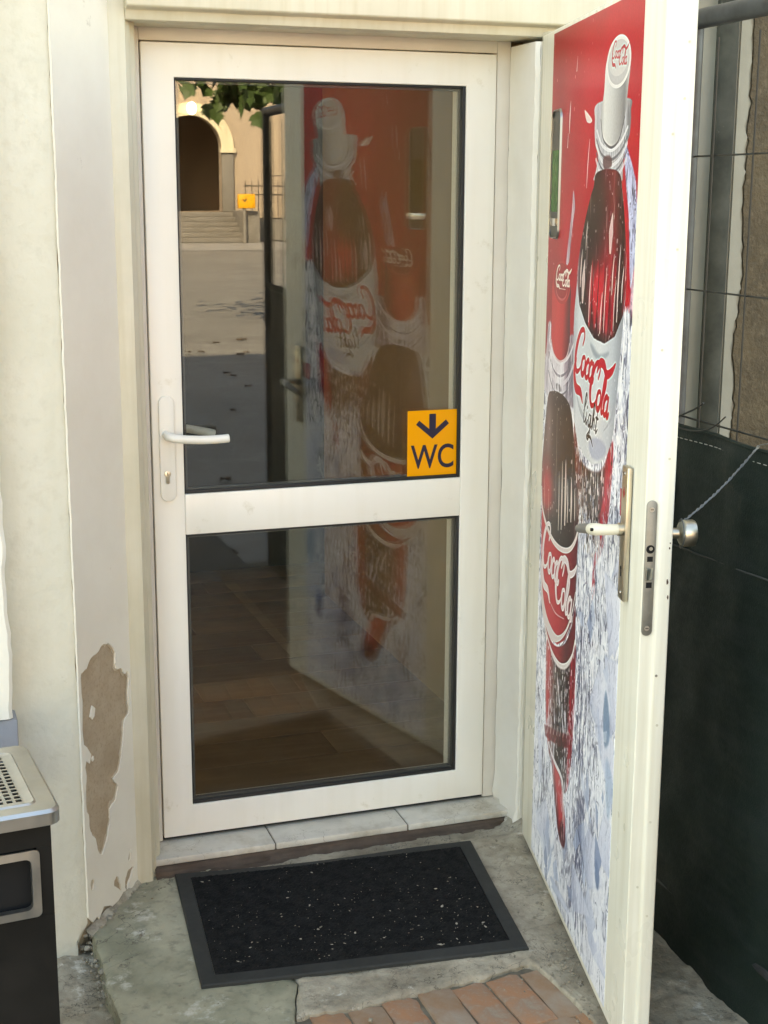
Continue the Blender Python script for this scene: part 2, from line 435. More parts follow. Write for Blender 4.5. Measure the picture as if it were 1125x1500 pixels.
def ground():
    mb = MB()
    xs = [-400, -60, -20, -8, -3, 0, 3, 8, 14, 20, 60, 400]
    ys = [-400, -120, -70, -45, -30, -20, -12, -7, -4, -2, -0.5, 12, 60, 400]
    V = [(x, y, -0.16 + (0.36 * min(max(-y - 4, 0), 41) / 41)) for y in ys for x in xs]
    n = len(xs)
    F = [(j * n + i, j * n + i + 1, (j + 1) * n + i + 1, (j + 1) * n + i) for j in range(len(ys) - 1) for i in range(n - 1)]
    mb.add(V, F)
    o = mb.build('courtyard_ground', M['gravel'])
    o['kind'] = 'structure'
    # paler paved band in front of the far building's steps
    p = MB()
    V = []
    for y, z in ((-45.2, 0.212), (-37.5, 0.144)):
        V += [(-30, y, z), (45, y, z)]
    p.add(V, [(0, 1, 3, 2)])
    q = p.build('paved_path', mat('path_paving', (0.36, 0.35, 0.34, 1), 0.9, var=(0.31, 0.30, 0.29, 1), vscale=0.6))
    q['kind'] = 'structure'
ground()

def edge_r(x):   # ragged front edge of the right slab
    t = min(max((x - 0.70) / 0.12, 0), 1)
    return -0.868 + 0.022 * fbm(x * 5, 3.1) + 0.010 * fbm(x * 24, 1.2) - 0.42 * t * t * (3 - 2 * t)

def mapped(name, fx, m, nu, nv, zf, thick=0.085):
    V, F = [], []
    for j in range(nv + 1):
        for i in range(nu + 1):
            x, y = fx(i / nu, j / nv)
            e = min(i, nu - i, j, nv - j)
            V.append((x, y, zf(x, y) - (0.007, 0.0022, 0.0006)[e] if e < 3 else zf(x, y)))
    n = nu + 1
    for j in range(nv):
        for i in range(nu): F.append((j * n + i, j * n + i + 1, (j + 1) * n + i + 1, (j + 1) * n + i))
    rim = list(range(n)) + [j * n + nu for j in range(1, nv + 1)] + [nv * n + i for i in range(nu - 1, -1, -1)] + [j * n for j in range(nv - 1, 0, -1)]
    c = len(V)
    for r in rim: V.append((V[r][0], V[r][1], V[r][2] - thick))
    for i in range(len(rim)):
        k = (i + 1) % len(rim); F.append((rim[i], c + i, c + k, rim[k]))
    mb = MB(); mb.add(V, F)
    o = mb.build(name, m, None, angle=50); o['kind'] = 'structure'
    return o

def slabs():
    def joint(y): return 0.165 + (0.30 * (y + 0.74) if y < -0.74 else 0.0) + 0.003 * fbm(2.2, y * 18)
    def zl(x, y): return GZ(x, y) + 0.004 * fbm(x * 6, y * 6) + 0.0012 * fbm(x * 40, y * 40)
    def zr(x, y): return GZ(x, y) + 0.005 * fbm(x * 5, y * 5 + 7) + 0.0022 * fbm(x * 30, y * 30) + 0.010 * max(0, fbm(x * 9 + 2, y * 9)) * (1 if x > 0.78 else 0.25)
    def fl(u, v):
        y = -1.5 + 1.52 * v
        lx = -0.236 + 0.010 * fbm(3, y * 8) + 0.003 * fbm(9, y * 40)
        if y > -0.33: lx = max(lx, -0.25 + (y + 0.33) * 0.746 - 0.015)
        return lx + (joint(y) - 0.0015 - lx) * u, y
    mapped('landing_slab', fl, M['conc_green'], 60, 200, zl)
    def fr(u, v):
        x = 0.165 + 1.13 * u
        y = edge_r(x) * (1 - v) + 0.02 * v
        j = joint(y) + 0.0015
        return j + (1.295 - j) * u, y
    mapped('landing_slab', fr, M['conc'], 170, 130, zr)
    # plain dark asphalt beyond the brick strip
    mb = MB(); V, F = [], []
    for j in range(41):
        for i in range(41):
            x, y = -3.0 + 4.0 * i / 40, -8.0 + 6.66 * j / 40
            V.append((x, y, -0.080 - 0.076 * min(1, (-y - 1.3) / 4) + 0.006 * fbm(x * 2, y * 2)))
    for j in range(40):
        for i in range(40): F.append((j * 41 + i, j * 41 + i + 1, (j + 1) * 41 + i + 1, (j + 1) * 41 + i))
    mb.add(V, F); o = mb.build('asphalt_path', M['asphalt']); o['kind'] = 'structure'
    # lower apron under the left pier
    def za(x, y): return -0.125 + 0.012 * fbm(x * 7, y * 7) + 0.004 * fbm(x * 40, y * 40)
    sheet('apron', lambda x, y: x < -0.225 and y < -0.30 and y > -1.6, -1.4, -0.2, -1.6, -0.28, 0.012, za, M['conc'], thick=0.06)
    # strip beyond the open door, under the fence
    def zs(x, y): return GZ(x, y) - 0.014 + 0.006 * fbm(x * 8, y * 8) + 0.003 * fbm(x * 35, y * 35)
    sheet('side_strip', lambda x, y: x > 0.80 and y < -0.80, 0.80, 1.6, -2.9, -0.8, 0.012, zs, mat('dark_concrete', (0.13, 0.11, 0.085, 1), 0.85, var=(0.09, 0.075, 0.055, 1), vscale=8, bump=0.5, bscale=60, stain=(0.2, 0.18, 0.14, 1), stscale=12), thick=0.06)
slabs()

def bricks():
    bed = MB()
    bed.add([(0.05, -1.30, -0.064), (1.0, -1.30, -0.029), (1.0, -0.8, -0.029), (0.05, -0.8, -0.064)], [(0, 1, 2, 3)])
    b = bed.build('brick_paving', M['sand']); b['kind'] = 'structure'
    w, l, h = 0.078, 0.195, 0.05
    protos = {}
    for k in ('brick_a', 'brick_b', 'brick_c'):
        for t in range(2):
            mb = MB()
            nx, ny = 4, 8
            # a worn brick: top is a small grid with rounded rim
            V, F = [], []
            for j in range(ny + 1):
                for i in range(nx + 1):
                    x, y = (i / nx - .5) * w, (j / ny - .5) * l
                    e = min(i, nx - i) / nx * w; e2 = min(j, ny - j) / ny * l
                    z = -0.0022 * (1 if e == 0 else 0) - 0.0022 * (1 if e2 == 0 else 0) + 0.003 * fbm(x * 30 + t * 5, y * 30 + len(protos) * 3.1)
                    V.append((x + 0.002 * fbm(y * 40, t + 1.0), y, z))
            for j in range(ny):
                for i in range(nx):
                    a = j * (nx + 1) + i
                    F.append((a, a + 1, a + nx + 2, a + nx + 1))
            rim = [i for i in range(nx + 1)] + [j * (nx + 1) + nx for j in range(1, ny + 1)] + [ny * (nx + 1) + i for i in range(nx - 1, -1, -1)] + [j * (nx + 1) for j in range(ny - 1, 0, -1)]
            base = len(V)
            for r in rim:
                x, y, z = V[r]; V.append((x, y, -h))
            for i in range(len(rim)):
                F.append((rim[i], base + i, base + (i + 1) % len(rim), rim[(i + 1) % len(rim)]))
            mb.add(V, F)
            me_o = mb.build('brick', M[k], b)
            protos[(k, t)] = me_o
    first = dict(protos)
    ks = list(protos)
    used = set()
    for row in range(2):
        yc = -0.968 - row * (l + 0.006)
        for i in range(13):
            x = 0.20 + i * (w + 0.0045) + (0.040 if row % 2 else 0) + 0.012 * (-(yc + 0.99))
            if x > 0.80: continue
            if x < 0.165 + 0.30 * (yc + 0.74) + 0.05: continue
            k = random.choice(ks if i + row else ks)
            loc = (x, yc + random.uniform(-.008, .008), GZ(x, yc) - 0.006 + random.uniform(-.004, .003))
            rot = (random.uniform(-.02, .02), random.uniform(-.03, .03), random.uniform(-.03, .03) + 0.04)
            if k in used:
                copy_part(first[k], b, loc, rot)
            else:
                used.add(k); first[k].location, first[k].rotation_euler = loc, rot
    for k in ks:
        if k not in used:
            first[k].location = (0.3, -2.2, -0.05)
bricks()

# ------------------------------------------------------------------ the house
REV_A, REV_B = Vector((-0.25, -0.33, 0)), Vector((-0.097, -0.125, 0))
def house():
    H = thing('house', 'cream painted house with a splayed doorway and flaking plaster', 'house', (0.4, 3, -0.15))
    # left pier: facade and splayed reveal, corner slightly crumbled
    zs = np.arange(-0.16, 2.34, 0.02).tolist() + [3, 5, 9]
    V, F = [], []
    ring = None
    for z in zs:
        j = 0.004 * fbm(1.7, z * 9) + 0.004 * fbm(5.7, z * 30)
        g = 0.006 * fbm(8.1, z * 2.2)
        low = max(0, 0.06 - (z + 0.10)) * 0.5 if z < -0.02 else 0
        P = [(-6, -.33), (-0.42, -.33 + g * .4), (-0.275 - j, -.33 + g * .3), (-0.262 - j - low * .6, -.3302 + g * .2), (-0.2494 - j * .6 - low, -0.3268), (-0.17 - low * .3, -0.2228), (-0.096, -0.1225), (-0.096, 0.25), (-6, 0.25)]
        V += [(x, y, z) for x, y in P]
    n = 9
    mi = []
    for i in range(len(zs) - 1):
        for k in range(n):
            F.append((i * n + k, i * n + (k + 1) % n, (i + 1) * n + (k + 1) % n, (i + 1) * n + k))
            mi.append(1 if k in (4, 5) else 0)
    F.append(tuple(range(n))[::-1]); mi.append(0); F.append(tuple((len(zs) - 1) * n + k for k in range(n))); mi.append(0)
    mb = MB(); mb.add(V, F); mb.mi = mi
    mb.build('wall', [M['facade'], M['brown_plaster']], H, world=True, angle=28)

    # paint coat on the reveal with a big flaked-off patch
    t = (REV_B - REV_A).normalized(); nrm = Vector((t.y, -t.x, 0)) * 1.0
    hole = [(0.151, 0.628), (0.166, 0.612), (0.179, 0.595), (0.178, 0.57), (0.183, 0.552), (0.205, 0.548), (0.222, 0.528), (0.238, 0.528), (0.243, 0.504), (0.236, 0.463), (0.241, 0.425), (0.224, 0.41), (0.214, 0.399), (0.204, 0.36), (0.195, 0.333), (0.188, 0.31), (0.177, 0.289), (0.158, 0.283), (0.147, 0.272), (0.167, 0.256), (0.163, 0.236), (0.155, 0.218),
            (0.135, 0.213), (0.123, 0.206), (0.123, 0.181), (0.113, 0.155), (0.102, 0.132), (0.09, 0.12), (0.077, 0.107), (0.064, 0.118), (0.057, 0.132), (0.048, 0.165), (0.036, 0.175), (0.026, 0.194), (0.020, 0.234), (0.010, 0.257), (0.012, 0.304), (0.018, 0.33), (0.016, 0.361), (0.024, 0.385), (0.012, 0.41), (0.009, 0.459), (0.013, 0.524), (0.011, 0.588), (0.025, 0.597), (0.04, 0.602), (0.065, 0.62), (0.093, 0.622), (0.115, 0.634), (0.135, 0.63)]
    hole = [(u + 0.003 * fbm(u * 60, z * 60), z + 0.005 * fbm(u * 60, z * 60, 4)) for u, z in cat(hole, 3, True)]
    hole = [(max(0.007, u), z) for u, z in hole]
    W_ = (REV_B - REV_A).length - 0.0005
    outer = [(-0.0006 + 0.0022 * fbm(2.2, z * 14) + 0.0016 * fbm(4.2, z * 60), z) for z in np.arange(2.33, -0.03, -0.012).tolist()]
    outer += [(0.02, -0.045), (0.04, -0.04), (0.05, -0.052), (0.075, -0.03), (0.11, -0.045), (0.13, -0.062), (0.17, -0.05), (0.19, -0.063), (0.22, -0.055), (W_, -0.064)]
    outer += [(W_, z) for z in np.arange(0.0, 2.34, 0.2).tolist()] + [(W_, 2.33)]
    chips = [[(0.016, 0.063), (0.027, 0.066), (0.035, 0.057), (0.03, 0.045), (0.021, 0.039)], [(0.128, 0.002), (0.14, 0.018), (0.15, 0.014), (0.16, -0.01), (0.168, -0.032), (0.15, -0.018)],
             [(0.192, -0.006), (0.205, 0.006), (0.236, 0.002), (0.216, -0.02), (0.189, -0.043), (0.186, -0.02)], [(0.205, 0.03), (0.212, 0.05), (0.222, 0.055), (0.218, 0.03)], [(0.0075, 0.31), (0.012, 0.33), (0.0105, 0.29)]][:4]
    bm = bmesh.new()
    def loop(pts):
        vs = [bm.verts.new(REV_A + t * float(u) + Vector((0, 0, float(z))) + nrm * 0.0004) for u, z in pts]
        for i in range(len(vs)): bm.edges.new((vs[i], vs[(i + 1) % len(vs)]))
    chips = [[(u + .003 * fbm(u * 90, z * 90), z + .003 * fbm(u * 90, z * 90, 3)) for u, z in cat(c, 4, True)] for c in chips]
    for q in [outer, hole] + chips: loop(q)
    bmesh.ops.triangle_fill(bm, edges=bm.edges[:], use_beauty=True, use_dissolve=False)
    r = bmesh.ops.extrude_face_region(bm, geom=bm.faces[:])
    for v in [g for g in r['geom'] if isinstance(g, bmesh.types.BMVert)]:
        v.co += nrm * 0.0048
    bmesh.ops.recalc_face_normals(bm, faces=bm.faces)
    cu_, cz_ = 0.11, 0.38
    def inward(u, z, k):
        d = math.hypot((cu_ - u), (cz_ - z) * .6); a_ = 0.004 + 0.013 * max(0, fbm(u * 25 + 3, z * 25, 1.0)) + 0.004 * abs(fbm(u * 80, z * 80))
        return (u + (cu_ - u) / d * a_, z + (cz_ - z) * .6 / d * a_)
    sk = bmesh.new()
    for q in ([(0.006, 0.02), (W_ - .004, 0.02), (W_ - .004, 0.72), (0.006, 0.72)], [inward(u, z, 0) for u, z in hole]):
        vs = [sk.verts.new(REV_A + t * float(max(u, .0065)) + Vector((0, 0, float(z))) + nrm * 0.0003) for u, z in q]
        for i in range(len(vs)): sk.edges.new((vs[i], vs[(i + 1) % len(vs)]))
    bmesh.ops.triangle_fill(sk, edges=sk.edges[:], use_beauty=True, use_dissolve=False)
    r = bmesh.ops.extrude_face_region(sk, geom=sk.faces[:])
    for v in [g for g in r['geom'] if isinstance(g, bmesh.types.BMVert)]: v.co += nrm * 0.0016
    bmesh.ops.recalc_face_normals(sk, faces=sk.faces)
    inv = MW[H.name].inverted()
    for v in sk.verts: v.co = inv @ v.co
    me = bpy.data.meshes.new('plaster_skim'); sk.to_mesh(me); sk.free(); me.materials.append(M['skim'])
    o = bpy.data.objects.new('plaster_skim', me); COL.objects.link(o); o.parent = H; MW[o.name] = MW[H.name].copy()
    for v in bm.verts: v.co = inv @ v.co
    me = bpy.data.meshes.new('paint_coat'); bm.to_mesh(me); bm.free(); me.materials.append(M['coat'])
    o = bpy.data.objects.new('paint_coat', me); COL.objects.link(o); o.parent = H; MW[o.name] = MW[H.name].copy()
    o['label'] = 'flaking cream paint with a large brown bare patch'
    # little flake left standing inside the patch
    for pts in ([(0.056, 0.486), (0.062, 0.499), (0.076, 0.488), (0.071, 0.470), (0.061, 0.464), (0.050, 0.474)], [(0.05, 0.367), (0.058, 0.373), (0.061, 0.363), (0.054, 0.36)], [(0.013, 0.42), (0.03, 0.405), (0.048, 0.38), (0.04, 0.36), (0.024, 0.373), (0.018, 0.36), (0.012, 0.37)]):
        fl = MB(); fl.prism(pts, (REV_A, t, (0, 0, 1), nrm), 0.003)
        fl.build('paint_flake', M['coat'], H, world=True, smooth=False)

    # projecting pier on the far left, lightened for its extra sky light, with a grey sill block under it
    mb = MB(); zz = np.arange(0.53, 2.4, 0.025).tolist() + [9]
    V, F = [], []
    for z in zz:
        j = 0.004 * fbm(4.4, z * 11) + 0.003 * fbm(6, z * 40)
        V += [(x, y, z) for x, y in ((-3, -.40), (-0.408 + j, -.40), (-0.400 + j, -.392), (-0.399 + j, -.328), (-3, -.328))]
    for i in range(len(zz) - 1):
        for k in range(5):
            F.append((i * 5 + k, i * 5 + (k + 1) % 5, (i + 1) * 5 + (k + 1) % 5, (i + 1) * 5 + k))
    F.append((4, 3, 2, 1, 0)); F.append(tuple((len(zz) - 1) * 5 + k for k in range(5)))
    mb.add(V, F); mb.build('pilaster', M['bright'], H, world=True, angle=28)
    mb = MB().box((-3, -.395, .36), (-0.392, -.326, .527)); mb.build('sill_block', M['grey_stone'], H, bevel=0.006, world=True)

    # wall over the doorway, right hand wall, back, roof
    MB().box((-0.099, -0.128, 2.262), (1.60, 0.25, 9)).build('wall', M['facade'], H, world=True)
    MB().box((1.03, -0.10, -0.16), (8, 0.252, 9.001)).build('wall', M['shaded_wall'], H, world=True)
    bw = MB()
    for x0_, x1_, z0_, z1_ in ((-6, 8, -0.16, 0.5), (-6, 8, 2.5, 9), (-6, -5.0, 0.5, 2.5), (-3.6, -3.4, 0.5, 2.5), (-2.0, 8, 0.5, 2.5)): bw.box((x0_, 4.6, z0_), (x1_, 4.85, z1_))
    bw.build('wall', M['facade'], H, world=True)
    for x0_, x1_ in ((-5.0, -3.6), (-3.4, -2.0)):  # unseen rear windows, added to let sun into the hall
        wf = MB(); xm = (x0_ + x1_) / 2
        for q in ((x0_, x0_ + .06, .5, 2.5), (x1_ - .06, x1_, .5, 2.5), (xm - .04, xm + .04, .56, 2.44), (x0_ + .06, x1_ - .06, .5, .56), (x0_ + .06, x1_ - .06, 2.44, 2.5)): wf.box((q[0] + .001, 4.70, q[2] + .001), (q[1] - .001, 4.76, q[3] - .001))
        wo = wf.build('window', M['white_frame'], H, world=True)
        MB().box((x0_ + .05, 4.728, .55), (x1_ - .05, 4.732, 2.45)).build('pane', M['glass'], wo, world=True, smooth=False)
    MB().box((-6, 0.252, -0.16), (-5.75, 4.598, 9)).build('wall', M['facade'], H, world=True)
    MB().box((7.75, 0.252, -0.16), (8, 4.598, 9)).build('wall', M['facade'], H, world=True)
    r = MB(); r.add([(-6.4, -.8, 9.002), (8.4, -.8, 9.002), (8.4, 5.4, 9.002), (-6.4, 5.4, 9.002), (-6.4, 2.3, 10.6), (8.4, 2.3, 10.6)], [(0, 1, 5, 4), (2, 3, 4, 5), (0, 4, 3), (1, 2, 5), (3, 2, 1, 0)])  # unseen roof; house made tall enough to block the sun in front
    r.build('roof', M['roof'], H, world=True)

    # ragged brown bare render on the right wall
    pts = [(1.62 + 0.012 * fbm(1, z * 5) + 0.006 * fbm(7, z * 40), z) for z in np.arange(2.6, -0.15, -0.02).tolist()]
    pr = MB(); pr.prism(pts + [(2.6, -0.15), (2.6, 2.6)], ((0, -0.10, 0), (1, 0, 0), (0, 0, 1), (0, -1, 0)), 0.008)
    pr.build('bare_render', M['brown_render'], H, world=True, smooth=False)['label'] = 'rough brown render where the paint has gone'
    cm = MB()
    pts2 = [(1.612 + 0.012 * fbm(1, z * 5) + 0.011 * fbm(17, z * 30), z) for z in np.arange(2.6, -0.15, -0.015).tolist()]
    cm.prism(pts2 + [(1.58, -0.15), (1.58, 2.6)], ((0, -0.103, 0), (1, 0, 0), (0, 0, 1), (0, -1, 0)), 0.004)
    cm.build('paint_edge', M['shaded_wall'], H, world=True, smooth=False)

    # old white painted door frame: left post with moulding, head, right post
    Y = -0.13
    fr = MB()
    fr.prism([(-0.0965, Y), (-0.056, Y), (-0.053, Y + .004), (-0.052, Y + .018), (-0.046, Y + .022), (-0.040, Y + .030), (-0.038, Y + .05), (-0.030, Y + .054), (-0.024, Y + .062), (-0.022, 0.02), (-0.0965, 0.02)], ((0, 0, -0.062), (1, 0, 0), (0, 1, 0), (0, 0, 1)), 2.322)
    o = fr.build('door_post', M['old_wood'], H, world=True, bevel=0.0015)
    hd = MB()
    hd.prism([(Y - .03, 2.26), (Y - .03, 2.113), (Y - .026, 2.109), (Y - .004, 2.105), (Y + .0, 2.084), (Y + .012, 2.081), (Y + .016, 2.092), (Y + .04, 2.094), (Y + .043, 2.084), (Y + .06, 2.082), (0.02, 2.084), (0.02, 2.26)], ((-0.0545, 0, 0), (0, 1, 0), (0, 0, 1), (1, 0, 0)), 1.225)
    hd.build('door_head', M['old_wood'], H, world=True, bevel=0.0015)
        # right reveal: plaster, slightly swollen, peeled edge
    V, F = [], []
    zs = np.arange(-0.03, 2.086, 0.02).tolist(); ys = [0.003, -0.02, -0.05, -0.09, -0.125, -0.148, -0.155]
    for z in zs:
        for q, y in enumerate(ys):
            e = 0.0025 * fbm(y * 12, z * 7) + 0.001 * fbm(y * 60, z * 40)
            x = 0.964 - e + (0.004 * abs(fbm(3, z * 16)) if q == 5 else 0) + (0.012 if q == 6 else 0) - (0.01 * max(0, 0.06 - z) / 0.06 * (0.5 + fbm(y * 30, z * 30)) if z < 0.06 else 0)
            V.append((x, y + (0.004 * fbm(9, z * 22) if q >= 5 else 0), z))
    m_ = len(ys)
    for i in range(len(zs) - 1):
        for k in range(m_ - 1): F.append((i * m_ + k, i * m_ + k + 1, (i + 1) * m_ + k + 1, (i + 1) * m_ + k))
    nb = len(V)
    for z in (zs[0], zs[-1]): V += [(1.0, -0.155, z), (1.0, 0.003, z)]
    F += [((len(zs) - 1) * m_ + k, (len(zs) - 1) * m_ + k + 1, nb + 2, nb + 3) if k == 3 else () for k in ()]
    F.append((m_ - 1, nb, nb + 2, len(zs) * m_ - 1)); F.append(tuple(range(m_)) + (nb, nb + 1)); F.append(tuple((len(zs) - 1) * m_ + k for k in range(m_))[::-1] + (nb + 3, nb + 2))
    rv = MB(); rv.add(V, F); rv.build('right_reveal', M['old_plaster'], H, world=True, angle=40)
    pp = MB()
    pp.prism([(0.978, -0.16), (0.978, -0.20), (0.983, -0.204), (0.983, -0.225), (1.06, -0.225), (1.06, -0.16)], ((0, 0, -0.035), (1, 0, 0), (0, 1, 0), (0, 0, 1)), 2.125)
    pp.build('door_post', M['old_wood'], H, world=True, bevel=0.0015)

    # sill tiles, rotten timber nosing
    bed = MB().box((-0.045, -0.094, -0.05), (0.975, 0.05, -0.016)); bed.build('sill_bed', M['grout'], H, world=True)
    for a, b in ((-0.042, 0.281), (0.285, 0.659), (0.663, 0.972)):
        s = MB().box((a, -0.100, -0.030), (b, 0.045, -0.0115)); s.build('sill_tile', M['marble'], H, bevel=0.0025, world=True)
    V, F = [], []
    nx = 60
    prof = [(-0.094, -0.030), (-0.104, -0.031), (-0.112, -0.036), (-0.118, -0.046), (-0.124, -0.050), (-0.134, -0.056), (-0.14, -0.075)]
    for i in range(nx + 1):
        x = -0.045 + 1.01 * i / nx
        for k, (y, z) in enumerate(prof):
            w = 0.007 if 0 < k < 6 else 0.002
            V.append((x, y + w * fbm(x * 7, k * 2.3) + 0.004 * fbm(x * 40, k * 3.0), z + (0.004 * fbm(x * 16, k * 1.7) - 0.004 * (fbm(x * 4, 7.7) > 0.15 and k in (2, 3)) if k > 1 else 0)))
    c = len(prof)
    for i in range(nx):
        for k in range(c - 1): F.append((i * c + k, i * c + k + 1, (i + 1) * c + k + 1, (i + 1) * c + k))
    ns = MB(); ns.add(V, F); ns.build('rotten_nosing', M['rotten'], H, world=True, angle=40)

    # hall behind the glass
    MB().box((1.10, 0.252, -0.1), (1.25, 2.20, 2.75)).build('hall_wall', M['int_wall'], H, world=True)
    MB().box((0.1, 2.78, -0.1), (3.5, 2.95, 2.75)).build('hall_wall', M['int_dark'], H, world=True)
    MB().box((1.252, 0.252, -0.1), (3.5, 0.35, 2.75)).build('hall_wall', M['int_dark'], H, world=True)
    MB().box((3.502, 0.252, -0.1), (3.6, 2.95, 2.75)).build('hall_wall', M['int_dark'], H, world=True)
    MB().box((-5.748, 0.252, 2.752), (3.6, 4.598, 2.85)).build('hall_ceiling', M['white_frame'], H, world=True)
    # inner lining of the doorway
    MB().box((0.967, 0.075, -0.011), (1.098, 0.2515, 2.11)).build('lining', M['int_wall'], H, world=True)
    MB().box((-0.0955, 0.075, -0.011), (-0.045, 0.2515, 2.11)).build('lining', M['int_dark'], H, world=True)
    # plastic door frame fixed in the opening
    f = MB()
    f.box((-0.0455, 0.003, -0.0095), (-0.0035, 0.073, 2.098)); f.box((0.9275, 0.005, -0.0095), (0.966, 0.073, 2.098)); f.box((-0.003, 0.005, 2.0535), (0.927, 0.073, 2.098))
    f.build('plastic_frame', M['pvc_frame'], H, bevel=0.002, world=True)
    th = MB().box((-0.003, 0.012, -0.0095), (0.927, 0.06, -0.002)); th.build('threshold', M['gasket'], H, world=True)
    return H
house()

def hall_floor():
    b = MB().box((-5.748, 0.052, -0.05), (3.5, 4.598, -0.014)); o = b.build('floor', M['floor_base']); o['kind'] = 'structure'
    first = MB().box((0, 0, -0.012), (1.28, 0.189, 0.0)).build('plank', M['floor_wood'], o, bevel=0.0012)
    offs = [0.318, -0.12, 0.62, 0.05, 0.45]
    k = 0
    for r in range(14):
        y = 0.058 + r * 0.1915
        x0 = -1.09 - 1.28 + ((offs[r % 5] + 1.09) % 1.2825)
        for c in range(5):
            x = x0 + c * 1.2825
            if x + 1.28 < -1.09 or x > 3.4: continue
            k += 1
            if k == 1: first.location = (x, y, 0)
            else: copy_part(first, o, (x, y, 0))
hall_floor()

def downpipe():
    t = thing('downpipe', 'grey zinc downpipe with flaking pale paint on the wall behind the fence', 'downpipe', (1.517, -0.14, -0.1))
    MB().tube([(1.517, -0.142, -0.12), (1.517, -0.142, 4.2), (1.517, -0.142, 9.0)], 0.029, 16).build('pipe', M['pipe'], t, world=True)
    for z in (0.55, 2.35, 4.4): MB().tube([(1.517, -0.142, z), (1.517, -0.142, z + .03)], 0.033, 16).build('bracket', M['pipe'], t, world=True)
downpipe()

# ------------------------------------------------------------------ the glazed door
def glazed_door():
    D = thing('glazed_door', 'white plastic glazed door with two panes and a white lever handle, closed', 'door', (0.46, 0.035, 0.0), kind='thing')
    L, R_, T, B_, M0, M1 = 0.0795, 0.8415, 1.9695, 0.085, 0.833, 0.940
    w, h, d = 0.924, 2.05, 0.068
    def rail(name, pts, y0=0.0, y1=d):
        m = MB(); m.prism(pts, ((0, y0, 0), (1, 0, 0), (0, 0, 1), (0, 1, 0)), y1 - y0); return m.build(name, M['pvc'], D, bevel=0.0025, world=True)
    e = 0.0004
    fm = MB(); oc, ic = [(0, 0), (w, 0), (w, h), (0, h)], [(L, B_), (R_, B_), (R_, T), (L, T)]
    V = [(x, y, z) for y in (0.0, d) for pts in (oc, ic) for x, z in pts]
    F = []
    for k in range(4):
        q = (k + 1) % 4
        F += [(k, q, 4 + q, 4 + k), (8 + k, 12 + k, 12 + q, 8 + q), (k, 8 + k, 8 + q, q), (4 + k, 4 + q, 12 + q, 12 + k)]
    fm.add(V, F); fm.build('door_sash', M['pvc'], D, bevel=0.0025, world=True)
    rail('mid_rail', [(L + .0006, M0), (R_ - .0006, M0), (R_ - .0006, M1), (L + .0006, M1)], 0.001)
    for z0, z1 in ((B_, M0), (M1, T)):
        g = MB()
        a = 0.006
        g.box((L + .0005, 0.005, z0 + .0005), (L + a * .7, 0.0145, z1 - .0005)); g.box((R_ - .009, 0.005, z0 + .0005), (R_ - .0005, 0.0145, z1 - .0005))
        g.box((L + a * .7 + e, 0.0052, z0 + .0005), (R_ - .009 - e, 0.0145, z0 + .009)); g.box((L + a * .7 + e, 0.0052, z1 - a), (R_ - .009 - e, 0.0145, z1 - .0005))
        g.build('gasket', M['gasket'], D, bevel=0.0015, world=True)
        for y in (0.0150, 0.0350):
            p = MB().box((L + .001, y, z0 + .001), (R_ - .001, y + .004, z1 - .001)); p.build('glass_pane', M['glass'], D, world=True, smooth=False)
        s = MB(); a2 = 0.0118
        s.box((L + .002, 0.0195, z0 + .002), (L + a2, 0.0345, z1 - .002)); s.box((R_ - a2, 0.0195, z0 + .002), (R_ - .002, 0.0345, z1 - .002))
        s.box((L + a2 + e, 0.0196, z0 + .002), (R_ - a2 - e, 0.0345, z0 + a2)); s.box((L + a2 + e, 0.0196, z1 - a2), (R_ - a2 - e, 0.0345, z1 - .002))
        s.build('spacer', M['spacer'], D, world=True)
        for x0_, x1_ in ((L + .0005, L + .006), (R_ - .013, R_ - .0005)):
            MB().box((x0_, 0.0395, z0 + .0005), (x1_, 0.066, z1 - .0005)).build('glazing_bead', M['pvc'], D, world=True)
    # outside handle
    hp = MB(); hp.prism([(u + 0.0365, v + 1.062) for u, v in rrect(0.040, 0.272, 0.0195, 8)], ((0, -0.0005, 0), (1, 0, 0), (0, 0, 1), (0, -1, 0)), 0.010)
    plate = hp.build('backplate', M['pvc'], D, bevel=0.003, world=True)
    ro = MB().tube([(0.032, -0.0106, 1.100), (0.032, -0.016, 1.100)], 0.0145, 24); ro.build('rose', M['pvc'], plate, world=True)
    lv = MB().tube(cat([(0.032, -0.014, 1.100), (0.034, -0.042, 1.099), (0.046, -0.055, 1.0965), (0.075, -0.058, 1.0925), (0.12, -0.058, 1.0895), (0.165, -0.057, 1.0895), (0.1815, -0.057, 1.0905), (0.186, -0.057, 1.0908)], 5), [0.0108] * 30 + [0.0108, 0.0108, 0.0105, 0.0095, 0.007, 0.004], 16)
    lv.build('lever', M['pvc'], D, world=True, angle=60)
    cy = MB()
    key = [(0.0085 * math.cos(a), 0.0085 * math.sin(a)) for a in np.linspace(math.radians(-55), math.radians(235), 20)] + [(-0.0049, -0.0215), (-0.003, -0.0245), (0.003, -0.0245), (0.0049, -0.0215)]
    cy.prism([(u + 0.0345, v + 0.998) for u, v in key], ((0, -0.0106, 0), (1, 0, 0), (0, 0, 1), (0, -1, 0)), 0.0035)
    c = cy.build('lock_cylinder', M['nickel'], D, bevel=0.0008, world=True)
    MB().box((0.0333, -0.0146, 0.994), (0.0357, -0.0142, 1.0035)).build('keyhole', M['void'], c, world=True)
    # inside handle
    hp = MB(); hp.prism([(u + 0.0365, v + 1.062) for u, v in rrect(0.036, 0.24, 0.0175, 8)], ((0, 0.0685, 0), (1, 0, 0), (0, 0, 1), (0, 1, 0)), 0.010)
    hp.build('backplate', M['pvc'], D, bevel=0.003, world=True)
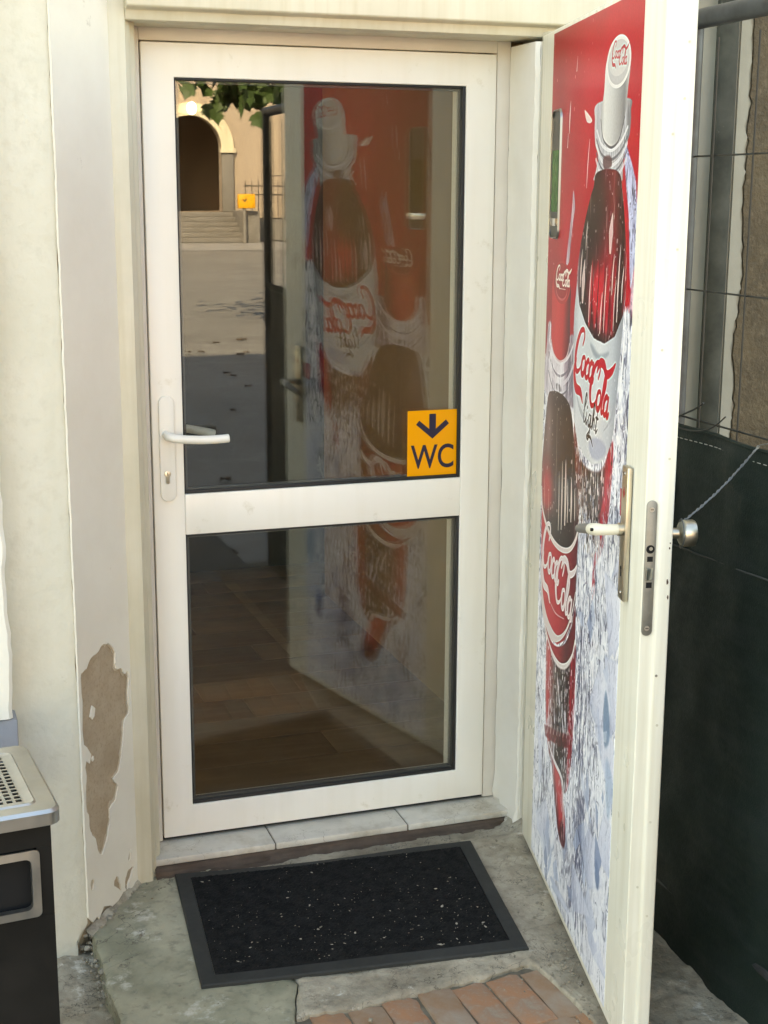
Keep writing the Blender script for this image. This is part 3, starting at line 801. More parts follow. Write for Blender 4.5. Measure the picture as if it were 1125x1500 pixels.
    lv = MB().tube(cat([(0.032, 0.078, 1.100), (0.036, 0.108, 1.099), (0.055, 0.121, 1.097), (0.10, 0.124, 1.093), (0.15, 0.122, 1.083), (0.180, 0.120, 1.076), (0.186, 0.120, 1.0745)], 5), [0.0112] * 28 + [0.0105, 0.009, 0.005], 14)
    lv.build('lever', M['pvc'], D, world=True, angle=60)
glazed_door()

def text_mesh(txt, x0, x1, z0, z1, m, parent, frame, depth, name, bold=0.0):
    cu = bpy.data.curves.new(name, 'FONT'); cu.body = txt; cu.offset = bold; cu.extrude = 0.5; cu.resolution_u = 6
    ob = bpy.data.objects.new('tmp', cu); COL.objects.link(ob)
    dg = bpy.context.evaluated_depsgraph_get()
    me = bpy.data.meshes.new_from_object(ob.evaluated_get(dg)); bpy.data.objects.remove(ob); bpy.data.curves.remove(cu)
    V = np.array([v.co[:] for v in me.vertices])
    lo, hi = V.min(0), V.max(0)
    o, U, Vv, N = [Vector(q) for q in frame]
    vs = [o + U * (x0 + (v[0] - lo[0]) / (hi[0] - lo[0]) * (x1 - x0)) + Vv * (z0 + (v[1] - lo[1]) / (hi[1] - lo[1]) * (z1 - z0)) + N * ((v[2] - lo[2]) / (hi[2] - lo[2]) * depth) for v in V]
    mb = MB(); mb.add(vs, [tuple(p.vertices) for p in me.polygons]); bpy.data.meshes.remove(me)
    return mb.build(name, m, parent, world=True, smooth=False)

def wc_sign():
    S = thing('wc_sign', 'orange yellow WC sticker with a dark down arrow on the door glass', 'sign', (0.766, 0.0145, 0.947))
    fr = ((0, 0.0149, 0), (1, 0, 0), (0, 0, 1), (0, -1, 0))
    pl = MB(); pl.prism([(u + .7630, v + 1.0365) for u, v in rrect(0.144, 0.182, 0.003, 3)], fr, 0.0012)
    MB.build(pl, 'panel', M['yellow'], S, world=True)
    fr2 = ((0, 0.0135, 0), (1, 0, 0), (0, 0, 1), (0, -1, 0))
    cx, z0 = 0.7625, 1.0495
    a = [(0, 0), (0.0475, 0.040), (0.0385, 0.051), (0.0095, 0.027), (0.0095, 0.068), (-0.0095, 0.068), (-0.0095, 0.027), (-0.0385, 0.051), (-0.0475, 0.040)]
    ar = MB(); ar.prism([(cx + u, z0 + v) for u, v in a], fr2, 0.0006); ar.build('arrow', M['navy'], S, world=True, smooth=False)
    text_mesh('WC', 0.7005, 0.8245, 0.968, 1.034, M['navy'], S, fr2, 0.0006, 'lettering', 0.012)
wc_sign()

# ------------------------------------------------------------------ the printed film on the open door
S0, S1, Z0, Z1 = 0.272, 1.038, 0.012, 2.062
PX = 1000.0
def blur1(a, s, ax):
    if s < 0.3: return a
    r = int(3 * s) + 1
    k = np.exp(-0.5 * (np.arange(-r, r + 1) / s) ** 2); k /= k.sum()
    pad = [(0, 0)] * a.ndim; pad[ax] = (r, r)
    b = np.pad(a, pad, mode='reflect')
    out = np.zeros_like(a)
    n = a.shape[ax]
    for i, kk in enumerate(k):
        sl = [slice(None)] * a.ndim; sl[ax] = slice(i, i + n)
        out += kk * b[tuple(sl)]
    return out
def blur(a, sz, ss): return blur1(blur1(a, sz, 0), ss, 1)
def bilin(shape, cell):
    h, w = shape
    gh, gw = int(h / cell[0]) + 3, int(w / cell[1]) + 3
    g = RNG.standard_normal((gh, gw))
    y, x = np.arange(h) / cell[0], np.arange(w) / cell[1]
    y0, x0 = y.astype(int), x.astype(int)
    fy, fx = y - y0, x - x0
    fy, fx = fy * fy * (3 - 2 * fy), fx * fx * (3 - 2 * fx)
    a = g[np.ix_(y0, x0)] * (1 - fx) + g[np.ix_(y0, x0 + 1)] * fx
    b = g[np.ix_(y0 + 1, x0)] * (1 - fx) + g[np.ix_(y0 + 1, x0 + 1)] * fx
    return a * (1 - fy[:, None]) + b * fy[:, None]

def paint_film():
    Wd, Hd = int((S1 - S0) * PX), int((Z1 - Z0) * PX)
    s = S0 + (np.arange(Wd) + .5) / PX
    z = Z0 + (np.arange(Hd) + .5) / PX
    SS, ZZ = np.meshgrid(s, z)
    im = np.zeros((Hd, Wd, 3))
    def norm(a): return (a - a.mean()) / a.std()
    def poly(pts, soft=0.8, smooth=True):
        P = np.array(cat(pts, 8, True) if smooth else pts)
        i0, i1 = max(0, int((P[:, 0].min() - S0) * PX) - 6), min(Wd, int((P[:, 0].max() - S0) * PX) + 6)
        j0, j1 = max(0, int((P[:, 1].min() - Z0) * PX) - 6), min(Hd, int((P[:, 1].max() - Z0) * PX) + 6)
        m = np.zeros((Hd, Wd))
        if i1 <= i0 or j1 <= j0: return m
        xs, zs = SS[j0:j1, i0:i1], ZZ[j0:j1, i0:i1]
        ins = np.zeros(xs.shape, bool)
        Q = np.roll(P, -1, 0)
        for (ax, az), (bx, bz) in zip(P, Q):
            if az == bz: continue
            c = ((az > zs) != (bz > zs)) & (xs < (bx - ax) * (zs - az) / (bz - az) + ax)
            ins ^= c
        m[j0:j1, i0:i1] = blur(ins.astype(float), soft, soft)
        return m
    def stroke(pts, w, smooth=True, k=8):
        """soft thick line; w a number or per-point list (metres, half width)"""
        P = np.array(cat(pts, k) if smooth else pts)
        ws = np.interp(np.linspace(0, 1, len(P)), np.linspace(0, 1, len(w)), w) if hasattr(w, '__len__') else np.full(len(P), w)
        mx = ws.max() + 0.003
        m = np.zeros((Hd, Wd))
        for i in range(len(P) - 1):
            a, b = P[i], P[i + 1]
            i0, i1 = max(0, int((min(a[0], b[0]) - mx - S0) * PX)), min(Wd, int((max(a[0], b[0]) + mx - S0) * PX) + 2)
            j0, j1 = max(0, int((min(a[1], b[1]) - mx - Z0) * PX)), min(Hd, int((max(a[1], b[1]) + mx - Z0) * PX) + 2)
            if i1 <= i0 or j1 <= j0: continue
            xs, zs = SS[j0:j1, i0:i1], ZZ[j0:j1, i0:i1]
            d = b - a; L = d @ d + 1e-12
            t = np.clip(((xs - a[0]) * d[0] + (zs - a[1]) * d[1]) / L, 0, 1)
            dist = np.hypot(xs - a[0] - t * d[0], zs - a[1] - t * d[1])
            ww = ws[i] + (ws[i + 1] - ws[i]) * t
            m[j0:j1, i0:i1] = np.maximum(m[j0:j1, i0:i1], np.clip((ww - dist) * PX + 0.5, 0, 1))
        return m
    def ell(c, rx, rz, soft=1.0):
        return np.clip((1 - np.hypot((SS - c[0]) / rx, (ZZ - c[1]) / rz)) * min(rx, rz) * PX / soft + 0.5, 0, 1)
    def over(mask, col):
        nonlocal im
        c = np.array(col, float) if not isinstance(col, np.ndarray) or col.ndim == 1 else col
        im = im * (1 - mask[..., None]) + c * mask[..., None]
    def grad(x, stops):
        xs = [a for a, _ in stops]
        return np.stack([np.interp(x, xs, [c[k] for _, c in stops]) for k in range(3)], -1)
    # --- noises
    lo = bilin((Hd, Wd), (160, 90))
    streak = norm(0.8 * norm(blur(RNG.standard_normal((Hd, Wd)), 16, 1.6)) + 0.8 * norm(blur(RNG.standard_normal((Hd, Wd)), 6, 2.2)) + 0.7 * norm(blur(RNG.standard_normal((Hd, Wd)), 34, 6)) + 0.35 * norm(bilin((Hd, Wd), (120, 60))))
    sh = (np.arange(Wd)[None, :] + (9 * bilin((Hd, Wd), (70, 50))).astype(int) + (np.arange(Hd)[:, None] // 14)) % Wd
    streak = np.take_along_axis(streak, sh, 1)
    blob = norm(blur(RNG.standard_normal((Hd, Wd)), 5, 5))
    def ridged(c1, c2):
        a_ = bilin((Hd, Wd), c1); b_ = bilin((Hd, Wd), (c1[0] * .45, c1[1] * .45))
        dx = (10 * bilin((Hd, Wd), c2)).astype(int); dy = (22 * bilin((Hd, Wd), c2)).astype(int)
        yy = np.clip(np.arange(Hd)[:, None] + dy, 0, Hd - 1); xx = np.clip(np.arange(Wd)[None, :] + dx, 0, Wd - 1)
        return (1 - np.abs(a_)[yy, xx]) * .65 + (1 - np.abs(b_)[yy, xx]) * .45
    rid = norm(ridged((64, 22), (40, 26))); rid2 = norm(ridged((30, 12), (24, 18)))
    tiny = norm(blur(RNG.standard_normal((Hd, Wd)), 1.6, 0.9))
    thin = norm(blur(RNG.standard_normal((Hd, Wd)), 22, 0.9))
    # --- red ground
    im[:] = grad(SS + 0.05 * lo, [(0.27, (160, 20, 32)), (0.55, (178, 12, 36)), (0.8, (198, 6, 40)), (1.04, (192, 4, 38))])
    im += (6 * lo)[..., None] * np.array([1, .3, .4])
    glow = np.exp(-((SS - 0.72) / 0.2) ** 2 - ((ZZ - 1.95) / 0.18) ** 2)
    over(0.35 * glow, (216, 40, 60))
    # --- ice and water
    edge = np.interp(s, [0.27, 0.36, 0.50, 0.58, 0.9, 0.94, 1.04], [1.30, 1.30, 1.27, 1.45, 1.42, 1.44, 1.46])
    ice = np.clip((edge[None, :] + 0.025 * lo + 0.012 * streak - ZZ) * 70 + .5, 0, 1)
    icecol = grad(streak * .55 + .75 * rid2 * np.abs(rid) ** .5 - .35 * rid, [(-2.4, (60, 62, 88)), (-1.3, (124, 128, 158)), (-0.5, (186, 190, 210)), (0.3, (222, 225, 236)), (1.1, (244, 245, 250)), (2.5, (253, 253, 255))])
    calm = np.clip((0.55 - ZZ + 0.06 * lo) / 0.3, 0, 1) * 0.5 + np.clip((SS - 0.80) / 0.12, 0, 1) * np.clip((1.05 - ZZ) / 0.2, 0, 1) * 0.5
    calm = np.clip(calm, 0, 0.85)
    icecol = icecol * (1 - calm[..., None]) + grad(lo + 0.6 * blob * .4, [(-2, (196, 200, 218)), (0, (226, 228, 238)), (2, (245, 246, 250))]) * calm[..., None]
    lum = icecol.mean(-1, keepdims=True); icecol = icecol * .62 + lum * .38 + 6
    over(ice, icecol)
    over(ice * np.clip((rid - 1.15) * 2.5, 0, 1) * .6 * np.clip((1.35 - ZZ) * 4, 0, 1), (98, 103, 124))
    over(ice * np.clip((rid2 - 1.25) * 3, 0, 1) * .9, (252, 253, 255))
    # dark flecks drawn through the lower part
    over(np.clip((-streak - 1.25) * 1.5, 0, 1) * np.clip((1.2 - ZZ) * 3, 0, 1) * np.clip(1 - calm * .55, 0, 1), (84, 88, 108))
    # dark current down the middle right
    cur = np.exp(-((SS - (0.72 + 0.05 * np.sin(ZZ * 6))) / 0.075) ** 2) * np.clip((1.0 - ZZ) * 4, 0, 1)
    over(cur * np.clip(-streak * .8 + .1 + .3 * thin, 0, .85), (72, 78, 108))
    # ice cubes
    def cube(c, r, n, seed, a=0.85):
        rg = np.random.default_rng(seed)
        an = np.sort(rg.uniform(0, 2 * PI, n))
        pts = [(c[0] + r[0] * math.cos(t) * rg.uniform(.8, 1.1), c[1] + r[1] * math.sin(t) * rg.uniform(.8, 1.1)) for t in an]
        m = poly(pts, 2.0, False)
        g = (SS - c[0]) / r[0] * rg.uniform(-1, 1) + (ZZ - c[1]) / r[1] * rg.uniform(0.2, 1)
        over(m * a, grad(g + .25 * lo, [(-1, (150, 164, 190)), (0, (212, 217, 234)), (1, (238, 240, 248))]))
        for i in range(0, n, 2):
            over(blur(stroke([pts[i], pts[(i + 1) % n]], [0.001, 0.004, 0.001], False), 3, 2) * .6, (120, 138, 166))
    for i, (c, r) in enumerate([((0.99, 1.0), (0.06, 0.07)), ((0.96, 0.86), (0.09, 0.09)), ((1.0, 0.72), (0.08, 0.11)), ((0.90, 0.66), (0.10, 0.09)), ((0.97, 0.52), (0.11, 0.10)), ((0.86, 0.46), (0.09, 0.11)), ((1.0, 0.36), (0.10, 0.09)),
                                ((0.88, 0.28), (0.12, 0.08)), ((0.97, 0.15), (0.13, 0.09)), ((0.80, 0.14), (0.10, 0.08)), ((0.42, 0.15), (0.12, 0.07)), ((0.33, 0.30), (0.06, 0.08)), ((0.62, 0.06), (0.12, 0.06))]):
        cube(c, r, 6, 40 + i, 0.72)
    over(poly([(0.955, 0.69), (0.985, 0.66), (1.0, 0.60), (0.965, 0.57), (0.945, 0.62)], 3) * .7, (96, 128, 158))
    over(poly([(0.93, 0.30), (0.965, 0.275), (0.955, 0.24), (0.93, 0.25)], 3) * .7, (84, 110, 146))
    over(poly([(0.98, 0.55), (1.035, 0.52), (1.02, 0.43), (0.99, 0.46)], 5) * .5, (130, 160, 190))
    for k in range(0):
        a = RNG.uniform(0.62, 1.0), RNG.uniform(0.05, 0.5)
        over(stroke([a, (a[0] + RNG.uniform(-.02, .05), a[1] - RNG.uniform(.02, .07)), (a[0] + RNG.uniform(0, .07), a[1] - RNG.uniform(.06, .13))], [0.0006, 0.004, 0.0008]) * .75, (70, 76, 108))
    rg = np.random.default_rng(77)
    for k in range(46):
        c = (rg.uniform(.70, 1.02), rg.uniform(.03, .95)) if k % 3 else (rg.uniform(.29, .70), rg.uniform(.03, .22))
        w_, h_, t = rg.uniform(.008, .035), rg.uniform(.015, .06), rg.uniform(-.6, .6)
        P = [(c[0] + (u * math.cos(t) - v * math.sin(t)), c[1] + (u * math.sin(t) + v * math.cos(t))) for u, v in ((-w_, -h_ * .4), (w_ * rg.uniform(-.4, .4), -h_), (w_, h_ * rg.uniform(-.3, .3)), (w_ * rg.uniform(-.5, .5), h_))]
        over(poly(P, .9, False) * rg.uniform(.35, .8), [(250, 251, 254), (176, 190, 214), (226, 231, 242), (128, 146, 178), (244, 246, 251)][k % 5])
    # blue splash at the right edge
    m = poly([(0.935, 1.80), (0.975, 1.77), (1.01, 1.74), (1.035, 1.70), (1.04, 1.58), (1.02, 1.52), (1.0, 1.60), (0.985, 1.66), (0.965, 1.70), (0.945, 1.75)], 2)
    over(m * .95, icecol * np.array([.82, .88, .98]))
    over(poly([(1.035, 1.56), (1.04, 1.3), (1.0, 1.3), (1.015, 1.45)], 4) * .8, icecol)
    def drops(n, region, smin, smax, col=(236, 226, 226), a=.85, seed=1):
        rg = np.random.default_rng(seed)
        ys, xs = np.where(region > .5)
        if len(ys) == 0: return
        for i in rg.integers(0, len(ys), n):
            c = (s[xs[i]], z[ys[i]]); r = rg.uniform(smin, smax)
            j0, j1 = max(0, ys[i] - 22), ys[i] + 22; i0, i1 = max(0, xs[i] - 22), xs[i] + 22
            q = np.clip((1 - np.hypot((SS[j0:j1, i0:i1] - c[0]) / (r * .8), (ZZ[j0:j1, i0:i1] - c[1]) / (r * rg.uniform(.9, 2.4)))) * r * PX + .3, 0, 1)[..., None] * a * rg.uniform(.4, 1)
            im[j0:j1, i0:i1] = im[j0:j1, i0:i1] * (1 - q) + np.array(col) * q
    # splash marks on the red
    for pts, w in (([(0.466, 1.90), (0.462, 1.87), (0.460, 1.83)], [.0006, .004, .001]), ([(0.45, 1.83), (0.447, 1.80)], [.001, .002]), ([(0.655, 1.81), (0.645, 1.76), (0.640, 1.71)], [.001, .003, .001]), ([(0.52, 1.99), (0.515, 1.96)], [.0008, .002])):
        over(stroke(pts, w) * .9, (240, 214, 216))
    drops(60, (ice < .1) & (ZZ > 1.5), .001, .0035, (232, 150, 150), .8, 5)
    over(poly([(0.60, 1.872), (0.62, 1.868), (0.668, 1.850), (0.655, 1.843), (0.622, 1.848)], 1), (236, 214, 208))
    m = poly([(0.520, 1.705), (0.538, 1.67), (0.528, 1.645), (0.512, 1.60), (0.497, 1.55), (0.470, 1.54), (0.480, 1.58), (0.500, 1.635), (0.512, 1.67)], 1)
    over(m * .9, grad(thin, [(-2, (110, 96, 112)), (0, (186, 176, 190)), (2, (238, 232, 236))]))

    # ===================== classic bottle with the red cap
    nk = poly([(0.312, 1.40), (0.285, 1.33), (0.262, 1.25), (0.290, 1.225), (0.40, 1.215), (0.55, 1.225), (0.62, 1.245), (0.60, 1.32), (0.56, 1.39), (0.43, 1.35)], 2)
    over(nk * .95, grad(0.9 * thin * .5 + .6 * lo + .5 * streak * .5, [(-1.6, (96, 88, 102)), (-.4, (164, 152, 164)), (.4, (200, 190, 198)), (1.4, (236, 230, 234))]))
    for dz, wd, cl in ((0, .004, (232, 226, 230)), (-.03, .003, (120, 108, 122)), (-.05, .005, (222, 214, 220)), (-.075, .0025, (110, 98, 112))):
        over(stroke([(0.315, 1.355 + dz), (0.37, 1.32 + dz), (0.44, 1.312 + dz), (0.52, 1.335 + dz), (0.575, 1.375 + dz)], wd) * .8, cl)
    over(poly([(0.40, 1.258), (0.44, 1.262), (0.46, 1.25), (0.42, 1.243)], 1.5) * .8, (70, 56, 66))
    over(np.clip(streak - .5, 0, 1) * blur(nk, 10, 10) * .8, (240, 236, 240))
    cyl = poly([(0.338, 1.50), (0.333, 1.42), (0.335, 1.36), (0.37, 1.328), (0.435, 1.318), (0.50, 1.335), (0.528, 1.368), (0.524, 1.43), (0.518, 1.50), (0.43, 1.545)], 1)
    over(cyl, grad(SS + .006 * lo, [(0.335, (196, 46, 50)), (0.40, (208, 50, 56)), (0.46, (196, 38, 46)), (0.50, (128, 34, 42)), (0.525, (84, 44, 52))]))
    over(stroke([(0.336, 1.356), (0.37, 1.326), (0.435, 1.316), (0.50, 1.333), (0.528, 1.366)], .0025) * .8, (226, 190, 190))
    over(ell((0.429, 1.498), .090, .049), (182, 44, 50)); over(ell((0.429, 1.499), .082, .043), (160, 30, 40))
    over((ell((0.429, 1.482), .060, .026) - ell((0.429, 1.484), .055, .0225)).clip(0, 1) * .6, (214, 120, 120))
    liq = poly([(0.322, 1.222), (0.36, 1.236), (0.43, 1.243), (0.50, 1.240), (0.560, 1.222), (0.60, 1.165), (0.635, 1.10), (0.668, 1.03), (0.675, 0.985), (0.655, 0.945), (0.60, 0.905), (0.52, 0.884), (0.43, 0.881), (0.35, 0.90), (0.292, 0.935), (0.272, 0.99), (0.275, 1.06), (0.298, 1.16)], 1)
    base = grad(SS, [(0.27, (120, 96, 92)), (0.33, (92, 64, 60)), (0.40, (66, 42, 38)), (0.50, (44, 20, 18)), (0.58, (34, 12, 12)), (0.67, (70, 24, 26))])
    over(liq, base)
    gl = np.exp(-((SS - 0.335) / .06) ** 2 - ((ZZ - 0.985) / .065) ** 2); over(liq * np.clip(gl * 1.2, 0, .92), (188, 40, 46))
    gl = np.exp(-((SS - 0.34) / .03) ** 2 - ((ZZ - 1.14) / .07) ** 2); over(liq * gl * .5, (176, 150, 148))
    low = np.exp(-((ZZ - 0.92) / .03) ** 2) * np.exp(-((SS - 0.43) / .12) ** 2); over(liq * low * .8, (44, 36, 34))
    for x, z0_, z1_, w_ in ((0.47, 1.06, .92, .003), (0.50, 1.09, .93, .006), (0.535, 1.10, .95, .010), (0.56, 1.06, .96, .004), (0.595, 1.07, .97, .007), (0.63, 1.05, .98, .003), (0.31, 1.02, .94, .003), (0.36, .99, .92, .002), (0.43, 1.2, .98, .0015)):
        over(liq * stroke([(x - .006, z0_), (x, (z0_ + z1_) / 2), (x + .002, z1_)], [.0006, w_, w_ * .5]) * (.85 if x > .45 else .5), (222, 204, 192))
    over(liq * np.clip(thin - 1.6, 0, 1) * .5 * np.clip((SS - .44) * 8, 0, 1), (220, 200, 190))
    drops(90, liq, .0010, .003, (230, 214, 208), .8, 11)
    # label
    lab = poly([(0.275, 0.975), (0.283, 0.93), (0.288, 0.86), (0.302, 0.77), (0.325, 0.695), (0.37, 0.655), (0.43, 0.64), (0.50, 0.645), (0.575, 0.68), (0.64, 0.745), (0.668, 0.80), (0.668, 0.90), (0.676, 0.985), (0.655, 0.944), (0.60, 0.904), (0.52, 0.883), (0.43, 0.880), (0.35, 0.899), (0.292, 0.934)], 1, False)
    over(lab, grad(SS + .005 * lo, [(0.27, (196, 52, 58)), (0.36, (200, 34, 48)), (0.50, (186, 24, 42)), (0.58, (150, 20, 36)), (0.67, (96, 16, 28))]))
    over(stroke([(0.276, 0.985), (0.292, 0.935), (0.35, 0.900), (0.43, 0.881), (0.52, 0.884), (0.60, 0.905), (0.655, 0.945), (0.672, 0.985)], [.003, .006, .007, .007, .006, .004]), (222, 206, 200))
    over(stroke([(0.290, 0.80), (0.312, 0.725), (0.35, 0.675), (0.42, 0.652), (0.50, 0.660), (0.58, 0.702), (0.635, 0.76), (0.664, 0.82)], [.002, .010, .018, .017, .008, .004, .003, .002]), (214, 202, 198))
    over(stroke([(0.40, 0.63), (0.47, 0.628), (0.55, 0.66), (0.62, 0.72), (0.667, 0.78)], [.001, .002, .002, .002, .001]), (150, 130, 130))
    b2 = poly([(0.36, 0.652), (0.43, 0.634), (0.50, 0.640), (0.58, 0.674), (0.64, 0.735), (0.670, 0.79), (0.676, 0.70), (0.66, 0.665), (0.60, 0.62), (0.53, 0.598), (0.45, 0.600), (0.39, 0.62)], 1)
    over(b2, grad(SS, [(0.36, (176, 40, 50)), (0.5, (160, 24, 38)), (0.6, (92, 22, 26)), (0.68, (120, 18, 30))]))
    over(stroke([(0.345, 0.665), (0.39, 0.628), (0.455, 0.604), (0.53, 0.602), (0.60, 0.625), (0.655, 0.668), (0.676, 0.71)], [.002, .007, .009, .009, .006, .003]), (222, 212, 206))
    # lower body
    bod = poly([(0.385, 0.622), (0.455, 0.598), (0.53, 0.596), (0.60, 0.618), (0.655, 0.66), (0.684, 0.70), (0.690, 0.60), (0.688, 0.50), (0.672, 0.40), (0.64, 0.33), (0.58, 0.31), (0.50, 0.325), (0.435, 0.36), (0.40, 0.43), (0.385, 0.53)], 2)
    over(bod, grad(SS + .006 * streak * .4, [(0.385, (190, 110, 108)), (0.42, (188, 48, 54)), (0.455, (120, 58, 54)), (0.49, (74, 50, 46)), (0.56, (40, 26, 24)), (0.625, (52, 18, 20)), (0.65, (176, 20, 44)), (0.665, (120, 16, 30)), (0.69, (170, 20, 44))]))
    over(bod * np.clip((streak - .4 - (ZZ - .36) * 4) * 1.2, 0, 1) * .85, (224, 222, 230))
    over(bod * np.clip(thin - 1.5, 0, 1) * .8, (226, 214, 214))
    over(bod * stroke([(0.51, 0.58), (0.515, 0.54), (0.51, 0.49)], [.001, .006, .002]) * .7, (206, 192, 186))
    drops(200, bod, .0012, .0045, (226, 218, 220), .85, 12)
    over(blur(bod, 6, 6) * (1 - bod) * np.clip(streak + .2, 0, 1), (230, 230, 238))
    tl = poly([(0.47, 0.365), (0.51, 0.352), (0.56, 0.345), (0.595, 0.32), (0.63, 0.27), (0.645, 0.215), (0.63, 0.185), (0.59, 0.185), (0.555, 0.215), (0.52, 0.27), (0.49, 0.32)], 2)
    over(tl, grad(SS * .6 + ZZ * .5 + .01 * lo, [(0.44, (92, 20, 30)), (0.47, (196, 34, 44)), (0.52, (190, 40, 48)), (0.56, (172, 60, 64))]))
    over(poly([(0.60, 0.24), (0.642, 0.225), (0.64, 0.188), (0.61, 0.18), (0.585, 0.195)], 4) * .8, (58, 18, 26))
    over(tl * np.clip(streak - .5, 0, 1) * .7, (220, 190, 196))
    over(stroke([(0.44, 0.375), (0.47, 0.36), (0.52, 0.35), (0.575, 0.345), (0.605, 0.33), (0.615, 0.28), (0.62, 0.24)], [.002, .005, .006, .006, .006, .004, .002]), (226, 216, 216))
    bnd = poly([(0.655, 0.475), (0.66, 0.445), (0.55, 0.405), (0.40, 0.375), (0.385, 0.40), (0.52, 0.435)], 2, False)
    over(bnd * .75 * np.clip(.8 + .4 * streak, .2, 1), (112, 30, 34))
    for k in range(7):
        x = 0.42 + k * .034
        over(stroke([(x, 0.392 + k * .011), (x + .012, 0.418 + k * .010)], [.003, .004], False) * .5, (216, 200, 198))

    # ===================== light bottle with the white cap
    # cola and splash under the label first
    sp = poly([(0.60, 1.20), (0.66, 1.13), (0.76, 1.118), (0.86, 1.14), (0.935, 1.21), (0.935, 1.12), (0.915, 1.03), (0.87, 0.96), (0.80, 0.935), (0.72, 0.945), (0.66, 0.99), (0.655, 1.04), (0.62, 1.10)], 3)
    dn = np.clip((ZZ - 0.93) / .16, 0, 1)
    rag = np.clip((dn * 2.2 - 0.75 + 0.55 * streak) * 1.8, 0, 1)
    over(sp * rag, grad(SS + .01 * streak, [(0.60, (126, 40, 36)), (0.68, (96, 50, 36)), (0.76, (58, 34, 28)), (0.84, (52, 30, 28)), (0.89, (150, 26, 44)), (0.93, (170, 22, 46))]))
    over(sp * np.clip((thin + streak * .6 - 1.3) * 1.2, 0, 1) * .9, (236, 222, 214))
    over(sp * np.clip(blob - 1.4, 0, 1), (40, 26, 24))
    drops(130, sp, .0015, .006, (234, 224, 220), .85, 21)
    over(poly([(0.90, 1.19), (0.93, 1.17), (0.90, 1.06), (0.87, 0.99), (0.86, 1.04), (0.885, 1.10)], 2) * np.clip(.7 + .4 * streak, 0, 1), (190, 28, 52))
    over(poly([(0.82, 0.94), (0.85, 0.95), (0.83, 0.86), (0.81, 0.86)], 3) * np.clip(streak, 0, 1), (176, 40, 62))
    over(poly([(1.005, 1.13), (1.035, 1.13), (1.035, 1.08), (1.01, 1.075)], 1, False) * .9, (176, 26, 44))
    # neck
    nk = poly([(0.712, 1.88), (0.694, 1.845), (0.703, 1.80), (0.732, 1.775), (0.718, 1.745), (0.702, 1.725), (0.78, 1.742), (0.86, 1.742), (0.928, 1.722), (0.930, 1.75), (0.945, 1.785), (0.972, 1.81), (0.974, 1.85), (0.955, 1.875)], 1)
    over(nk, grad((SS - .70) / .27 + .10 * thin, [(0, (206, 204, 208)), (.2, (170, 172, 178)), (.4, (222, 222, 224)), (.6, (150, 150, 156)), (.8, (206, 206, 210)), (1, (120, 120, 126))]))
    for dz, wd, cl in ((0, .0035, (236, 236, 238)), (-.018, .003, (104, 104, 112)), (-.03, .004, (228, 228, 232)), (-.045, .0025, (98, 98, 108)), (-.058, .004, (220, 220, 224))):
        over(stroke([(0.715, 1.825 + dz), (0.76, 1.795 + dz), (0.835, 1.782 + dz), (0.905, 1.795 + dz), (0.955, 1.822 + dz)], wd) * .8, cl)
    over(poly([(0.775, 1.768), (0.83, 1.772), (0.845, 1.752), (0.79, 1.745)], 2) * .8, (84, 52, 58))
    cyl = poly([(0.778, 1.96), (0.763, 1.90), (0.742, 1.845), (0.765, 1.808), (0.80, 1.792), (0.845, 1.786), (0.895, 1.80), (0.93, 1.84), (0.945, 1.89), (0.953, 1.95), (0.868, 1.985)], 1)
    over(cyl, grad((SS - .745) / .2 + .02 * lo, [(0, (176, 176, 174)), (.15, (226, 226, 222)), (.45, (206, 206, 204)), (.7, (164, 164, 164)), (.88, (128, 128, 130)), (1, (180, 180, 180))]))
    over(stroke([(0.745, 1.845), (0.765, 1.810), (0.80, 1.794), (0.845, 1.788), (0.895, 1.802), (0.93, 1.842)], .0025) * .8, (90, 90, 96))
    over(ell((0.868, 1.949), .092, .050), (230, 228, 224)); over(ell((0.868, 1.948), .080, .042), (192, 190, 190)); over(ell((0.868, 1.956), .076, .034), (206, 204, 202))
    # liquid
    liq = poly([(0.702, 1.712), (0.712, 1.734), (0.745, 1.743), (0.82, 1.746), (0.885, 1.742), (0.918, 1.730), (0.932, 1.708), (0.955, 1.66), (0.980, 1.59), (0.992, 1.53), (0.975, 1.465), (0.92, 1.420), (0.84, 1.398), (0.75, 1.400), (0.67, 1.425), (0.61, 1.46), (0.582, 1.51), (0.592, 1.565), (0.632, 1.635), (0.678, 1.69)], 1)
    over(liq, grad((SS - .59) / .39, [(0, (150, 120, 126)), (.05, (60, 22, 30)), (.10, (24, 8, 12)), (.28, (30, 10, 14)), (.42, (54, 8, 18)), (.55, (92, 6, 24)), (.72, (120, 6, 28)), (.86, (52, 8, 16)), (.94, (28, 8, 12)), (1, (150, 30, 46))]))
    gl = np.exp(-((SS - 0.775) / .075) ** 2 - ((ZZ - 1.495) / .055) ** 2); over(liq * np.clip(gl * 1.3, 0, .95), (224, 14, 44))
    for x_, w_ in ((.705, .012), (.752, .010), (.80, .013), (.85, .012), (.895, .009)):
        over(liq * blur(stroke([(x_ + .012, 1.56), (x_, 1.49), (x_ - .002, 1.425)], [.002, w_, w_ * .7]), 5, 2) * .75, (210, 18, 46))
        over(liq * blur(stroke([(x_ + .028, 1.57), (x_ + .018, 1.49), (x_ + .016, 1.42)], [.001, .004, .003]), 3, 1) * .8, (44, 6, 14))
    gl = np.exp(-((SS - 0.865) / .06) ** 2 - ((ZZ - 1.56) / .07) ** 2); over(liq * gl * .7, (176, 24, 44))
    gl = np.exp(-((SS - 0.74) / .08) ** 2 - ((ZZ - 1.66) / .06) ** 2); over(liq * gl * .7, (40, 24, 26))
    low = np.clip((1.425 - ZZ) / .025, 0, 1); over(liq * low * .85, (36, 12, 18))
